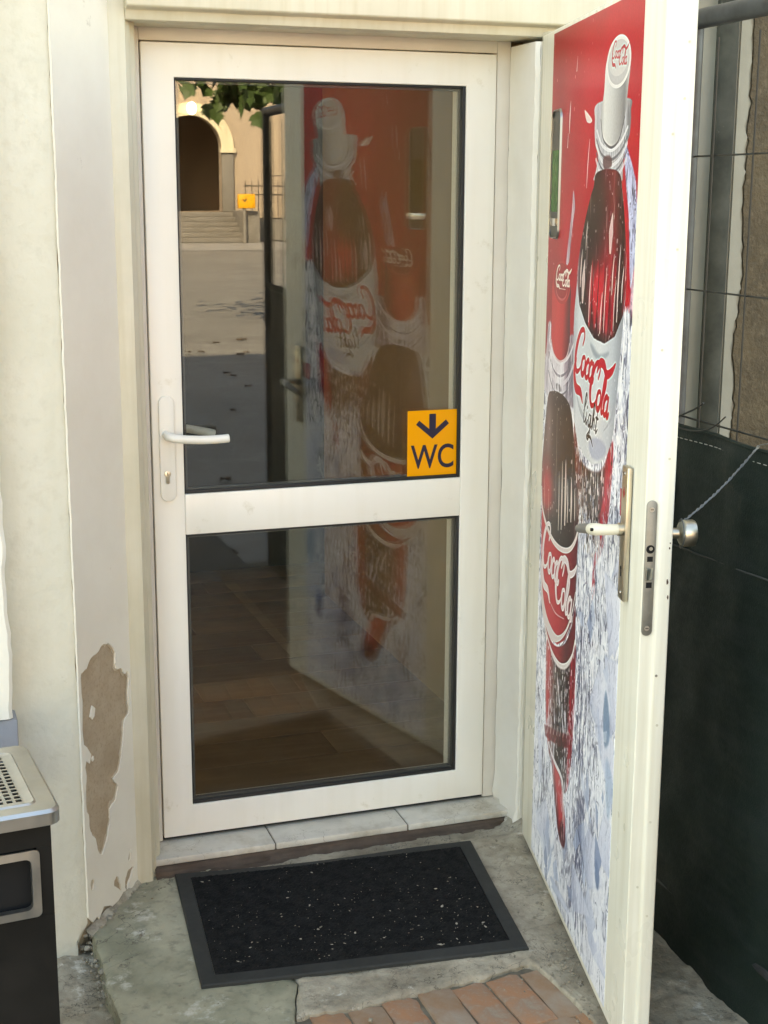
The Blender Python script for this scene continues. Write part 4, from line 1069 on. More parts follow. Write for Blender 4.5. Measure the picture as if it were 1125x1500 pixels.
    for x, z0_, z1_, w_ in ((0.86, 1.66, 1.585, .015), (0.885, 1.58, 1.50, .004), (0.64, 1.56, 1.47, .014), (0.615, 1.58, 1.50, .005), (0.70, 1.55, 1.43, .004), (0.83, 1.55, 1.42, .0035), (0.80, 1.50, 1.415, .005), (0.93, 1.60, 1.45, .005), (0.905, 1.53, 1.43, .003), (0.655, 1.64, 1.58, .003), (0.96, 1.56, 1.49, .004)):
        over(liq * stroke([(x + .008, z0_), (x, (z0_ + z1_) / 2), (x - .002, z1_)], [.0008, w_, w_ * .4]) * .85, (238, 214, 208))
    over(liq * np.clip(thin - 1.7, 0, 1) * .6, (226, 180, 180))
    drops(120, liq, .0010, .003, (236, 220, 220), .85, 22)
    # label
    lab = poly([(0.582, 1.512), (0.565, 1.44), (0.566, 1.36), (0.575, 1.27), (0.592, 1.205), (0.64, 1.158), (0.70, 1.138), (0.77, 1.134), (0.84, 1.148), (0.90, 1.18), (0.935, 1.225), (0.955, 1.32), (0.972, 1.42), (0.990, 1.525), (0.974, 1.466), (0.92, 1.420), (0.84, 1.398), (0.75, 1.400), (0.67, 1.425), (0.61, 1.46)], 1, False)
    over(lab, grad((SS - .565) / .4 + .02 * lo, [(0, (176, 182, 188)), (.12, (214, 219, 222)), (.35, (206, 212, 214)), (.6, (222, 225, 226)), (.85, (196, 201, 206)), (1, (150, 156, 164))]))
    over(poly([(0.72, 1.388), (0.80, 1.372), (0.88, 1.385), (0.85, 1.368), (0.80, 1.358), (0.75, 1.366)], 3) * .7, (140, 150, 158))
    over(poly([(0.74, 1.178), (0.80, 1.196), (0.87, 1.195), (0.88, 1.175), (0.82, 1.152), (0.76, 1.15)], 3) * .75, (168, 176, 196))
    over(stroke([(0.58, 1.30), (0.64, 1.24), (0.72, 1.215), (0.80, 1.22)], [.001, .006, .008, .002]) * .5, (150, 158, 166))
    over(stroke([(0.86, 1.22), (0.92, 1.26), (0.95, 1.34)], [.001, .005, .001]) * .5, (160, 166, 176))
    drops(60, lab, .001, .003, (242, 244, 246), .7, 31)

    # ===================== lettering
    C_ = [(0.58, 0.66), (0.66, 0.86), (0.54, 1.00), (0.28, 0.92), (0.08, 0.58), (0.06, 0.22), (0.24, -0.02), (0.48, 0.04), (0.64, 0.22)]
    def glyphs():
        o = [[(0.30, 0.53), (0.12, 0.46), (0.05, 0.24), (0.14, 0.02), (0.32, 0.02), (0.44, 0.22), (0.40, 0.46), (0.28, 0.54)]]
        c = [[(0.42, 0.42), (0.28, 0.52), (0.08, 0.32), (0.12, 0.04), (0.30, 0.0), (0.46, 0.14)]]
        a = [[(0.40, 0.46), (0.24, 0.54), (0.05, 0.34), (0.08, 0.06), (0.24, 0.00), (0.38, 0.18)], [(0.43, 0.54), (0.39, 0.22), (0.42, 0.02), (0.52, 0.02), (0.58, 0.12)]]
        l = [[(0.06, 0.20), (0.30, 0.70), (0.30, 1.02), (0.20, 1.02), (0.12, 0.60), (0.14, 0.06), (0.24, 0.0), (0.36, 0.12)]]
        return {'o': (o, .46), 'c': (c, .42), 'a': (a, .62), 'l': (l, .30)}
    G = glyphs()
    def write(word, org, ux, uz, cap_scale, w0, col, swash=None):
        """org: lower left, ux/uz: vectors of one unit"""
        ux, uz, org = np.array(ux), np.array(uz), np.array(org)
        T = lambda p, o, k=1.0: tuple(o + k * (p[0] * ux + p[1] * uz))
        x = 0.0
        m = np.zeros((Hd, Wd))
        for i, ch in enumerate(word):
            if ch == 'C':
                m = np.maximum(m, stroke([T(p, org + x * ux, cap_scale) for p in C_], [w0 * .7, w0 * .9, w0 * 1.0, w0 * 1.2, w0 * 1.7, w0 * 1.7, w0 * 1.2, w0 * .8, w0 * .5])); x += 0.60 * cap_scale
            else:
                gs, adv = G[ch]
                for g in gs:
                    m = np.maximum(m, stroke([T(p, org + x * ux) for p in g], [w0 * .8, w0 * 1.2, w0 * 1.35, w0 * 1.1, w0 * .8]))
                x += adv
        for sw, ww in (swash or ()):
            m = np.maximum(m, stroke([T(p, org) for p in sw], [w0 * q for q in ww]))
        return m
    def logo(o1, o2, ux, uz, w0, col, halo=None):
        sw1 = ([(0.15, 0.30), (0.10, -0.10), (0.45, -0.52), (1.00, -0.55), (1.35, -0.80)], [1.2, 1.8, 2.2, 1.8, .6])
        sw2 = ([(0.55, 1.00), (0.75, 1.30), (1.15, 1.32), (1.5, 1.12), (1.95, 1.30), (2.2, 1.55)], [.6, 1.7, 2.0, 1.7, 1.5, .6])
        m1 = write('Coca', o1, ux, uz, 1.28, w0, col, [sw1]); m2 = write('Cola', o2, ux, uz, 1.28, w0, col, [sw2])
        m = np.maximum(m1, m2)
        if halo is not None: over(np.clip(blur(m, 3, 3) * 2.2, 0, 1) * .7, halo)
        over(m, col)
    logo((0.578, 1.318), (0.722, 1.262), (0.080, -0.005), (0.022, 0.074), .0056, (204, 10, 40), (232, 232, 232))
    # on the red label
    logo((0.300, 0.800), (0.455, 0.752), (0.086, -0.004), (0.016, 0.090), .0053, (228, 212, 210))
    over(stroke([(0.40, 0.727), (0.47, 0.715), (0.56, 0.727)], [.001, .002, .001]) * .8, (206, 170, 170))
    # caps
    logo((0.368, 1.502), (0.434, 1.492), (0.036, 0.0005), (0.008, 0.026), .0021, (226, 200, 190))
    over(stroke([(0.41, 1.483), (0.47, 1.484)], .0009, False), (206, 160, 156))
    logo((0.815, 1.960), (0.868, 1.944), (0.029, -0.002), (0.007, 0.024), .0017, (200, 60, 74))
    # 'light' in black script
    o, ux, uz = np.array((0.672, 1.214)), np.array((0.052, -0.0035)), np.array((0.012, 0.046))
    T = lambda p: tuple(o + p[0] * ux + p[1] * uz)
    for g in ([(0.1, 0.5), (0.42, 1.05), (0.40, 1.35), (0.26, 1.30), (0.18, 0.6), (0.22, 0.1), (0.38, 0.0), (0.55, 0.25)], [(0.62, 0.55), (0.60, 0.12), (0.72, 0.0), (0.86, 0.22)], [(0.66, 0.78), (0.68, 0.82)],
              [(1.34, 0.5), (1.12, 0.56), (0.98, 0.24), (1.10, 0.0), (1.28, 0.12), (1.38, 0.52), (1.36, -0.2), (1.22, -0.62), (0.96, -0.55), (1.25, -0.25), (1.55, 0.1)],
              [(1.6, 0.1), (1.86, 0.9), (1.82, 1.2), (1.70, 1.1), (1.68, 0.05), (1.80, 0.48), (1.96, 0.50), (2.0, 0.1), (2.14, 0.05)], [(2.36, 1.05), (2.28, 0.3), (2.36, 0.0), (2.56, 0.2)], [(2.12, 0.66), (2.56, 0.70)], [(1.0, -0.52), (1.6, -0.45), (2.1, -0.75)]):
        over(stroke([T(p) for p in g], [.0016, .0034, .0040, .0030, .0016]), (22, 20, 22))
    im = np.clip(im + 2.0 * tiny[..., None], 0, 255)
    sharp = np.stack([im[..., k] - blur(im[..., k], 2.2, 2.2) for k in range(3)], -1)
    im = np.clip(im + 0.9 * sharp, 0, 255)
    px = np.ones((Hd, Wd, 4), np.float32)
    px[..., :3] = im / 255
    img = bpy.data.images.new('film_print', Wd, Hd, alpha=False)
    img.colorspace_settings.name = 'sRGB'
    img.pixels.foreach_set(px.ravel())
    img.update(); img.pack()
    m = bpy.data.materials.new('printed_film'); m.use_nodes = True
    n = m.node_tree; B = n.nodes['Principled BSDF']
    t = n.nodes.new('ShaderNodeTexImage'); t.image = img; t.extension = 'EXTEND'
    n.links.new(t.outputs[0], B.inputs['Base Color'])
    B.inputs['Roughness'].default_value = 0.28
    B.inputs['Specular IOR Level'].default_value = 0.18
    tc = n.nodes.new('ShaderNodeTexCoord'); nz = n.nodes.new('ShaderNodeTexNoise'); nz.inputs['Scale'].default_value = 9
    n.links.new(tc.outputs['Object'], nz.inputs[0])
    b = n.nodes.new('ShaderNodeBump'); b.inputs['Strength'].default_value = 0.08; b.inputs['Distance'].default_value = 0.004
    n.links.new(nz.outputs[0], b.inputs['Height']); n.links.new(b.outputs[0], B.inputs['Normal'])
    return m

# ------------------------------------------------------------------ the open outer door (local frame: x = along the door from the hinge, y = to the printed face's front, z up)
DA, DB = 0.994, 0.2312
DK = math.hypot(1, DB)
D_ORG = Vector((DA - DB * 0.12, -0.12, 0))
D_E = Vector((-DB, -1, 0)) / DK                       # along the leaf, away from the hinge
D_N = Vector((-1, DB, 0)) / DK                        # out of the printed face
def outer_door():
    rot = math.atan2(D_E.y, D_E.x)
    D = thing('outer_door', 'cream outer door standing open with a red soft drink bottle film and worn edge', 'door', tuple(D_ORG), rot, kind='thing')
    # local axes: x = D_E, y = z cross x
    ysign = (Matrix.Rotation(rot, 3, 'Z') @ Vector((0, 1, 0))).dot(D_N)     # +1 or -1
    Y = lambda v: v * ysign
    a0, a1, zb, zt = 0.142, 1.180, -0.006, 2.072
    th = 0.054
    fb = MB()
    fb.prism([(a0, Y(0)), (a1, Y(0)), (a1, Y(-0.026)), (a1 + 0.006, Y(-0.029)), (a1 + 0.006, Y(-th)), (a0, Y(-th))], ((0, 0, zb), (1, 0, 0), (0, 1, 0), (0, 0, 1)), zt - zb)
    leaf = fb.build('leaf', M['door_paint'], D, bevel=0.004, seg=3)
    # slightly raised stiles and rail round the film
    film = MB()
    V = [(S0, Y(0.0012), Z0), (S1, Y(0.0012), Z0), (S1, Y(0.0012), Z1), (S0, Y(0.0012), Z1), (S0, Y(0.0002), Z0), (S1, Y(0.0002), Z0), (S1, Y(0.0002), Z1), (S0, Y(0.0002), Z1)]
    film.add(V, [(0, 1, 2, 3), (7, 6, 5, 4), (0, 4, 5, 1), (1, 5, 6, 2), (2, 6, 7, 3), (3, 7, 4, 0)])
    fo = film.build('printed_film', paint_film(), D, smooth=False)
    fo['label'] = 'red film printed with two cola bottles in splashing ice'
    uv = fo.data.uv_layers.new(name='UVMap')
    for lp in fo.data.loops:
        c = fo.data.vertices[lp.vertex_index].co
        uv.data[lp.index].uv = ((c.x - S0) / (S1 - S0), (c.z - Z0) / (Z1 - Z0))
    # slim upright sight slot with a metal rim
    cx, cz, w, h = 0.338, 1.742, 0.098, 0.296
    rim = MB(); o_, i_ = rrect(w, h, 0.022, 8), rrect(w - 0.009, h - 0.009, 0.018, 8)
    n = len(o_)
    V = [(cx + u, Y(0.0012), cz + v) for u, v in o_] + [(cx + u * .97, Y(0.006), cz + v * .985) for u, v in o_] + [(cx + u, Y(0.005), cz + v) for u, v in i_] + [(cx + u, Y(0.0013), cz + v) for u, v in i_]
    F = []
    for r in range(3):
        for k in range(n): F.append((r * n + k, r * n + (k + 1) % n, (r + 1) * n + (k + 1) % n, (r + 1) * n + k))
    rim.add(V, F); ro = rim.build('sight_slot', M['slot_rim'], D, angle=60)
    gl = MB(); gl.prism([(cx + u * .995, cz + v * .995) for u, v in i_], ((0, Y(0.0013), 0), (1, 0, 0), (0, 0, 1), (0, ysign, 0)), 0.0008); gl.build('slot_glass', M['slot_glass'], ro, smooth=False)
    for k in range(4):
        x = cx - 0.026 + k * 0.0165
        MB().tube([(x, Y(0.0026), cz - 0.085), (x, Y(0.0026), cz + 0.055)], 0.0030, 8).build('slot_rib', M['slot_green'], ro)
    MB().box((cx - .040, min(Y(.0022), Y(.0040)), cz - .118), (cx + .040, max(Y(.0022), Y(.0040)), cz - .100)).build('slot_bar', M['chrome'], ro, bevel=0.001)
    # handle plate and lever on the printed side
    pl = MB(); px0, px1, pz0, pz1 = 1.056, 1.094, 0.921, 1.186
    pl.box((px0, min(Y(0.0015), Y(0.0125)), pz0), (px1, max(Y(0.0015), Y(0.0125)), pz1)); plate = pl.build('handle_plate', M['nickel'], D, bevel=0.0025)
    for z in (pz0 + .014, pz1 - .014): MB().tube([((px0 + px1) / 2, Y(.0126), z), ((px0 + px1) / 2, Y(.0142), z)], .0042, 12).build('screw', M['chrome'], plate)
    kx = (px0 + px1) / 2
    kh = MB(); kh.prism([(kx + u, 0.985 + v) for u, v in [(0.004 * math.cos(a), 0.004 * math.sin(a)) for a in np.linspace(math.radians(-60), math.radians(240), 10)] + [(-0.0022, -0.017), (0.0022, -0.017)]], ((0, Y(0.0126), 0), (1, 0, 0), (0, 0, 1), (0, ysign, 0)), 0.0006)
    kh.build('keyhole', M['void'], plate, smooth=False)
    mk = MB(); mk.prism([(kx - .008, 1.134), (kx, 1.124), (kx + .008, 1.134), (kx, 1.146)], ((0, Y(0.0126), 0), (1, 0, 0), (0, 0, 1), (0, ysign, 0)), 0.0004); mk.build('red_mark', M['red_mark'], plate, smooth=False)
    zl = 1.062
    MB().tube([(kx, Y(0.0126), zl), (kx, Y(0.022), zl)], 0.013, 20).build('rose', M['nickel'], plate)
    lv = MB().tube([(kx, Y(0.014), zl), (kx, Y(0.052), zl), (kx - .003, Y(0.061), zl), (kx - .014, Y(0.066), zl - .002), (kx - .030, Y(0.067), zl - .005)], [.0105, .0112, .0122, .0122, .0115], 16)
    le = lv.build('lever', M['ivory'], D, angle=60)
    MB().tube([(kx - .0302, Y(0.067), zl - .005), (kx - .07, Y(0.069), zl - .013), (kx - .105, Y(0.070), zl - .021), (kx - .118, Y(0.070), zl - .024), (kx - .122, Y(0.070), zl - .025)], [.0114, .0102, .0095, .008, .004], 14).build('grip', M['grip'], le, angle=60)
    MB().tube([(kx, Y(.0615), zl + .0005), (kx + .0005, Y(.076), zl + .0005)], .0032, 10).build('set_screw', M['void'], le)
    # lock face on the edge
    X = a1
    le_ = MB(); yc = -0.0125
    le_.prism([(u * 1.0, v + 1.010) for u, v in rrect(0.0205, 0.262, 0.010, 8)], ((X, Y(yc), 0), (0, 1, 0), (0, 0, 1), (1, 0, 0)), 0.0030)
    lock = le_.build('lock_plate', M['dull_steel'], D, bevel=0.0008)
    for z in (1.124, 0.894):
        MB().tube([(X + .0030, Y(yc), z), (X + .0042, Y(yc), z)], .0048, 14).build('screw', M['steel'], lock)
        MB().box((X + .0042, min(Y(yc - .003), Y(yc + .003)), z - .0007), (X + .0045, max(Y(yc - .003), Y(yc + .003)), z + .0007)).build('screw_slot', M['void'], lock)
    MB().tube([(X + .0030, Y(yc), 1.048), (X + .0034, Y(yc), 1.048)], .0082, 16).build('cylinder_hole', M['void'], lock)
    MB().tube([(X + .0035, Y(yc - .001), 1.049), (X + .0039, Y(yc - .001), 1.049)], .0035, 12).build('cylinder_core', M['steel'], lock)
    MB().box((X + .003, min(Y(yc - .0055), Y(yc + .0055)), 1.024), (X + .0034, max(Y(yc - .0055), Y(yc + .0055)), 1.034)).build('bolt_hole', M['void'], lock)
    la = MB(); la.prism([(0, -.0075), (0.011, 0.0075), (0, 0.0075)], ((X + .003, Y(yc), 0.990), (1, 0, 0), (0, ysign, 0), (0, 0, 1)), 0.022); la.build('latch', M['steel'], lock, bevel=0.0006)
    MB().box((X + .003, min(Y(yc - .0055), Y(yc + .0055)), 0.973), (X + .0034, max(Y(yc - .0055), Y(yc + .0055)), 0.984)).build('bolt_hole', M['void'], lock)
    # nail heads and dents along the edge
    for i, (y, z) in enumerate(((-.040, 1.955), (-.020, 1.80), (-.036, 1.60), (-.018, 1.42), (-.034, 0.80), (-.040, 0.70), (-.036, 0.50), (-.018, .36), (-.038, 0.30), (-.036, 1.86), (-.04, 1.22))):
        x = X + (0.0062 if y < -.029 else 0.0002)
        MB().tube([(x, Y(y), z), (x + .0007, Y(y), z)], .0026, 10).build('nail_head', M['dull_steel'] if i == 4 else M['old_wood'], leaf)
    for y, z, w_, h_ in ((-.0285, 1.02, .004, .012), (-.0275, .93, .003, .016), (-.048, 1.05, .003, .006), (-.047, .985, .004, .012), (-.049, .955, .003, .008), (-.049, 1.06, .0025, .003)):
        x = X + (0.0061 if y < -.029 else 0.0002)
        q = MB(); q.prism([(w_ * .5 * math.cos(a) * random.uniform(.6, 1.2), z + h_ * .5 * math.sin(a) * random.uniform(.6, 1.2)) for a in np.linspace(0, 2 * PI, 9)[:-1]], ((x, Y(y), 0), (0, 1, 0), (0, 0, 1), (1, 0, 0)), 0.0006)
        q.build('paint_chip', M['rotten'], leaf, smooth=False)
    # outside knob
    ks = 1.125; kz = 1.064
    kb = MB()
    prof = [(-th - .0005, .020), (-th - .006, .020), (-th - .008, .011), (-th - .028, .0105), (-th - .030, .017), (-th - .034, .0235), (-th - .040, .026), (-th - .056, .0262), (-th - .060, .0245), (-th - .0615, .020), (-th - .062, .0)]
    V, F = [], []
    n = 24
    for y, r in prof:
        for k in range(n):
            V.append((ks + r * math.cos(2 * PI * k / n), Y(y), kz + r * math.sin(2 * PI * k / n)))
    for i in range(len(prof) - 1):
        for k in range(n): F.append((i * n + k, i * n + (k + 1) % n, (i + 1) * n + (k + 1) % n, (i + 1) * n + k))
    kb.add(V, F); kb.build('knob', M['nickel'], D, angle=40)
    # hinges
    for z in (0.25, 1.80):
        MB().tube([(a0 - .006, Y(-th - .004), z - .05), (a0 - .006, Y(-th - .004), z + .05)], .008, 12).build('hinge', M['old_wood'], D)
    return D
outer_door()
DM = Matrix.Translation(D_ORG) @ Matrix.Rotation(math.atan2(D_E.y, D_E.x), 4, 'Z')
def on_door(s_, off, z): return D_ORG + D_E * s_ + D_N * off + Vector((0, 0, z))

# ------------------------------------------------------------------ doormat
def doormat():
    BL, BR, TR, TL = [Vector(q) for q in ((-0.043, -0.688), (0.704, -0.812), (0.788, -0.247), (0.002, -0.131))]
    c = (BL + BR + TR + TL) / 4
    T = thing('doormat', 'black ribbed doormat with a grey rubber rim, dusty with crumbs', 'doormat', (c.x, c.y, GZ(c.x, c.y)))
    w, h, rm = 0.774, 0.574, 0.036
    def Q(x, y, z):
        u, v = x / w + .5, y / h + .5
        p = BL.lerp(BR, u).lerp(TL.lerp(TR, u), v)
        return (p.x, p.y, GZ(p.x, p.y) + 0.0125 + z + 0.0015 * fbm(p.x * 3, p.y * 3))
    fl = MB()
    def ring(ww, hh, n=24):
        P = []
        for a_, b_ in (((-1, -1), (1, -1)), ((1, -1), (1, 1)), ((1, 1), (-1, 1)), ((-1, 1), (-1, -1))):
            for i in range(n):
                t = i / n; P.append((ww / 2 * (a_[0] + (b_[0] - a_[0]) * t), hh / 2 * (a_[1] + (b_[1] - a_[1]) * t)))
        return P
    o_, i_, o2 = ring(w, h), ring(w - 2 * rm, h - 2 * rm), ring(w - .006, h - .006); n = len(o_)
    V = [Q(u, v, -0.011) for u, v in o_] + [Q(u, v, -0.0045) for u, v in o_] + [Q(u, v, -0.0015) for u, v in o2] + [Q(u, v, 0.001) for u, v in i_] + [Q(u, v, -.004) for u, v in i_]
    fl.add(V, [(r * n + k, r * n + (k + 1) % n, (r + 1) * n + (k + 1) % n, (r + 1) * n + k) for r in range(4) for k in range(n)])
    fl.build('rim', M['mat_rim'], T, angle=30, world=True)
    pw, ph = w - 2 * rm - .001, h - 2 * rm - .001
    nx, ny = 190, 140
    V, F = [], []
    for j in range(ny + 1):
        for i in range(nx + 1):
            x, y = (i / nx - .5) * pw, (j / ny - .5) * ph
            z = 0.0024 + 0.0016 * fbm(x * 30, y * 30) + 0.0020 * RNG.uniform(-1, 1)
            if i in (0, nx) or j in (0, ny): z = 0.000
            V.append(Q(x, y, z))
    for j in range(ny):
        for i in range(nx):
            a = j * (nx + 1) + i; F.append((a, a + 1, a + nx + 2, a + nx + 1))
    pm = MB(); pm.add(V, F); pm.build('pile', M['mat_pile'], T, smooth=True, angle=80, world=True)
    cr = MB()
    for k in range(340):
        x = RNG.uniform(-.5, .5) * pw * .96; y = RNG.uniform(-.5, .5) * ph * .96
        if k > 150: y = -ph * .5 + abs(RNG.normal(0, .32)) * ph
        if k > 285: x, y = 0.24 + RNG.normal(0, .07), -.08 + RNG.normal(0, .09)
        if abs(y) > ph * .49 or abs(x) > pw * .49: continue
        r = abs(RNG.normal(0.0004, 0.0006)) + 0.0004
        if k % 9 == 0: r = RNG.uniform(.0016, .0040)
        e = RNG.uniform(.5, 2.4); t = RNG.uniform(0, PI)
        P = []
        for q in range(7):
            a = 2 * PI * q / 7; m_ = RNG.uniform(.45, 1.25)
            u, v = r * e * math.cos(a) * m_, r * math.sin(a) * m_
            P.append((x + u * math.cos(t) - v * math.sin(t), y + u * math.sin(t) + v * math.cos(t)))
        cr.add([Q(u, v, 0.0046) for u, v in P] + [Q(x, y, 0.0052 + r * .25)], [(q, (q + 1) % 7, 7) for q in range(7)] + [(6, 5, 4, 3, 2, 1, 0)])
    o = cr.build('crumbs', M['crumb'], None, smooth=False)
    tag(o, 'pale crumbs and grit scattered over the black doormat', 'crumbs', kind='stuff')
doormat()

def rock(mb, c, r, seed):
    rg = np.random.default_rng(seed)
    nu, nv = 6, 4
    V, F = [], []
    for i in range(nv + 1):
        a = -PI / 2 + PI * i / nv
        for k in range(nu):
            b = 2 * PI * k / nu; q = rg.uniform(.65, 1.15)
            V.append((c[0] + r * q * math.cos(a) * math.cos(b), c[1] + r * q * math.cos(a) * math.sin(b), c[2] + r * .7 * q * math.sin(a)))
    for i in range(nv):
        for k in range(nu): F.append((i * nu + k, i * nu + (k + 1) % nu, (i + 1) * nu + (k + 1) % nu, (i + 1) * nu + k))
    mb.add(V, F)

def rubble():
    # grit and crumbled mortar along the foot of the open door and in the corners
    mb = MB()
    for k in range(190):
        s_ = RNG.uniform(0.3, 1.2); off = abs(RNG.normal(0, .022)) + .004
        if RNG.uniform() < .35: s_ = RNG.normal(0.80, .06); off = abs(RNG.normal(0, .045)) + .004
        p = on_door(s_, off, 0); rock(mb, (p.x, p.y, GZ(p.x, p.y) + .001), abs(RNG.normal(.0015, .002)) + .001, 500 + k)
    for k in range(170):
        x, y = RNG.uniform(-.2, .95), RNG.uniform(-1.1, -.15)
        if k % 2: x = RNG.uniform(.70, .95)
        rock(mb, (x, y, GZ(x, y) + .0012), abs(RNG.normal(.0013, .0014)) + .0007, 900 + k)
    o = mb.build('grit', M['rubble'], smooth=False); tag(o, 'crumbled mortar grit along the foot of the open door', 'grit', kind='stuff')
    mb = MB()
    for k in range(110):
        x, y = RNG.normal(.86, .028), RNG.normal(-1.02, .045)
        if k > 70: x, y = RNG.uniform(.8, 1.0), RNG.uniform(-1.35, -.9)
        rock(mb, (x, y, GZ(x, y) - .010), abs(RNG.normal(.003, .0025)) + .0015, 1500 + k)
    o = mb.build('gravel', M['rubble'], smooth=False); tag(o, 'small pale stones on the dark strip behind the open door', 'gravel', kind='stuff')
    mb = MB()
    t = (REV_B - REV_A).normalized(); n = Vector((t.y, -t.x, 0))
    for k in range(120):
        u = RNG.uniform(-.02, .26); off = abs(RNG.normal(0, .010)) + .002
        if k % 3 == 0: u = RNG.normal(.07, .03); off = abs(RNG.normal(0, .02)) + .002
        p = REV_A + t * u + n * off; rock(mb, (p.x, p.y, GZ(p.x, p.y) + .001), abs(RNG.normal(.0015, .002)) + .001, 2500 + k)
    for k in range(60):
        x, y = -0.245 + RNG.normal(0, .012), RNG.uniform(-.62, -.30); rock(mb, (x, y, -.112 + RNG.uniform(0, .03)), abs(RNG.normal(.003, .003)) + .0015, 3500 + k)
    o = mb.build('plaster_rubble', M['crumb'], smooth=False); tag(o, 'fallen plaster bits under the flaking reveal', 'rubble', kind='stuff')
    # heaped dirt fillet in the reveal's foot
    mb = MB(); V, F = [], []
    for i in range(31):
        u = -0.012 + 0.268 * i / 30
        for k in range(5):
            off = 0.001 + 0.028 * k / 4 * (0.55 + .6 * abs(fbm(u * 14, 1.0)))
            p = REV_A + t * u + n * off
            V.append((p.x, p.y, GZ(p.x, p.y) + (0.026 * (1 - k / 4) ** 1.6 * (.35 + .9 * abs(fbm(u * 9, 4.0))) if k < 4 else -.006)))
    for i in range(30):
        for k in range(4): F.append((i * 5 + k, i * 5 + k + 1, (i + 1) * 5 + k + 1, (i + 1) * 5 + k))
    mb.add(V, F); o = mb.build('dirt_fillet', mat('plaster_dirt', (0.46, 0.42, 0.33, 1), .95, var=(0.2, 0.17, 0.12, 1), vscale=22, bump=.8, bscale=70, bdist=.006)); tag(o, 'crumbled plaster heaped along the foot of the reveal', 'rubble', kind='stuff')
rubble()

# ------------------------------------------------------------------ litter bin with ashtray top
def ash_bin():
    fr, br = Vector((-0.363, -1.03)), Vector((-0.396, -0.675))
    rot = math.atan2(br.y - fr.y, br.x - fr.x) - PI / 2
    T = thing('litter_bin', 'black litter bin with a perforated stainless ashtray top', 'bin', (fr.x, fr.y, -0.125), rot)
    # local: x to the left is negative, front at y=0, depth to y=d
    d, w, H = 0.355, 0.355, 0.70
    o = 0.018
    front = MB(); hw0, hw1, hz0, hz1 = -0.32, -0.058, 0.500, 0.600
    b0, b1, y0, y1, z1 = -w + o, -o, o, d - o, 0.668
    # body with an opening in the front
    body = MB()
    body.box((b0, y0 + .004, 0.0), (b1, y1, hz0 - .02)); body.box((b0, y0 + .0041, hz1 + .02), (b1, y1, z1)); body.box((b0, y0 + .0042, hz0 - .0195), (hw0 + .008, y1 - .001, hz1 + .0195)); body.box((hw1 + .012, y0 + .0042, hz0 - .0195), (b1, y1 - .001, hz1 + .0195))
    body.box((hw0 + .0081, y1 - .01, hz0 - .0195), (hw1 + .0119, y1 - .002, hz1 + .0195))
    body.build('body', M['black'], T, world=False, bevel=0.0)
    fr_ = MB(); cx, cz = (hw0 + hw1) / 2 + .006, (hz0 + hz1) / 2
    o_, i_ = rrect(hw1 - hw0 + .020, hz1 - hz0 + .036, .010, 4), rrect(hw1 - hw0 - .012, hz1 - hz0 + .004, .012, 4)
    n = len(o_)
    V = [(cx + u, y0 + .004, cz + v) for u, v in o_] + [(cx + u, y0 - .002, cz + v) for u, v in o_] + [(cx + u, y0 - .003, cz + v) for u, v in i_] + [(cx + u, y0 + .012, cz + v) for u, v in i_]
    fr_.add(V, [(r * n + k, r * n + (k + 1) % n, (r + 1) * n + (k + 1) % n, (r + 1) * n + k) for r in range(3) for k in range(n)])
    fr_.build('opening_frame', M['steel'], T, angle=40)
    fl = MB(); fl.box((hw0, y0 + .03, hz0 - .015), (hw1 + .01, y0 + .034, hz1 + .015)); fl.build('flap', M['void'], T)
    # top: rounded lip, raised bead, perforated field
    top = MB(); o_ = [(u - w / 2, v + d / 2) for u, v in rrect(w, d, .026, 6)]
    in_ = [(u - w / 2, v + d / 2) for u, v in rrect(w - .012, d - .012, .022, 6)]
    hx0, hx1, hy0, hy1 = -w + .058, -.058, .062, d - .052
    # square loop with same count as the lip for bridging
    n = len(o_)
    sq = [(u - w / 2, v + (hy0 + hy1) / 2) for u, v in rrect(hx1 - hx0, hy1 - hy0, .0001, 6)]
    rg1 = [(u - w / 2, v + d / 2) for u, v in rrect(w - .075, d - .075, .018, 6)]
    rg2 = [(u - w / 2, v + d / 2) for u, v in rrect(w - .083, d - .083, .016, 6)]
    rg3 = [(u - w / 2, v + d / 2) for u, v in rrect(w - .092, d - .092, .014, 6)]
    rings = [(o_, H - .030), (o_, H - .006), (in_, H), (rg1, H - .0005), (rg2, H + .0025), (rg3, H - .001), (sq, H - .002)]
    V = [(x, y, z) for R, z in rings for x, y in R]
    top.add(V, [(r * n + k, r * n + (k + 1) % n, (r + 1) * n + (k + 1) % n, (r + 1) * n + k) for r in range(len(rings) - 1) for k in range(n)])
    top.build('ashtray_top', M['steel'], T, angle=32)
    pf = MB(); nx, ny = 14, 14
    cw, ch = (hx1 - hx0) / nx, (hy1 - hy0) / ny
    z = H - .002
    for i in range(nx):
        for j in range(ny):
            x, y = hx0 + i * cw, hy0 + j * ch; m = .17
            a = [(x, y), (x + cw, y), (x + cw, y + ch), (x, y + ch)]; b = [(x + cw * m, y + ch * m), (x + cw * (1 - m), y + ch * m), (x + cw * (1 - m), y + ch * (1 - m)), (x + cw * m, y + ch * (1 - m))]
            V = [(p[0], p[1], z) for p in a] + [(p[0], p[1], z) for p in b] + [(p[0], p[1], z - .002) for p in b]
            pf.add(V, [(k, (k + 1) % 4, 4 + (k + 1) % 4, 4 + k) for k in range(4)] + [(4 + k, 4 + (k + 1) % 4, 8 + (k + 1) % 4, 8 + k) for k in range(4)])
    pf.build('perforated_tray', M['steel'], T, smooth=False)
    MB().box((hx0 - .02, hy0 - .02, H - .026), (hx1 + .02, hy1 + .02, H - .022)).build('ash_pan', M['void'], T)
ash_bin()

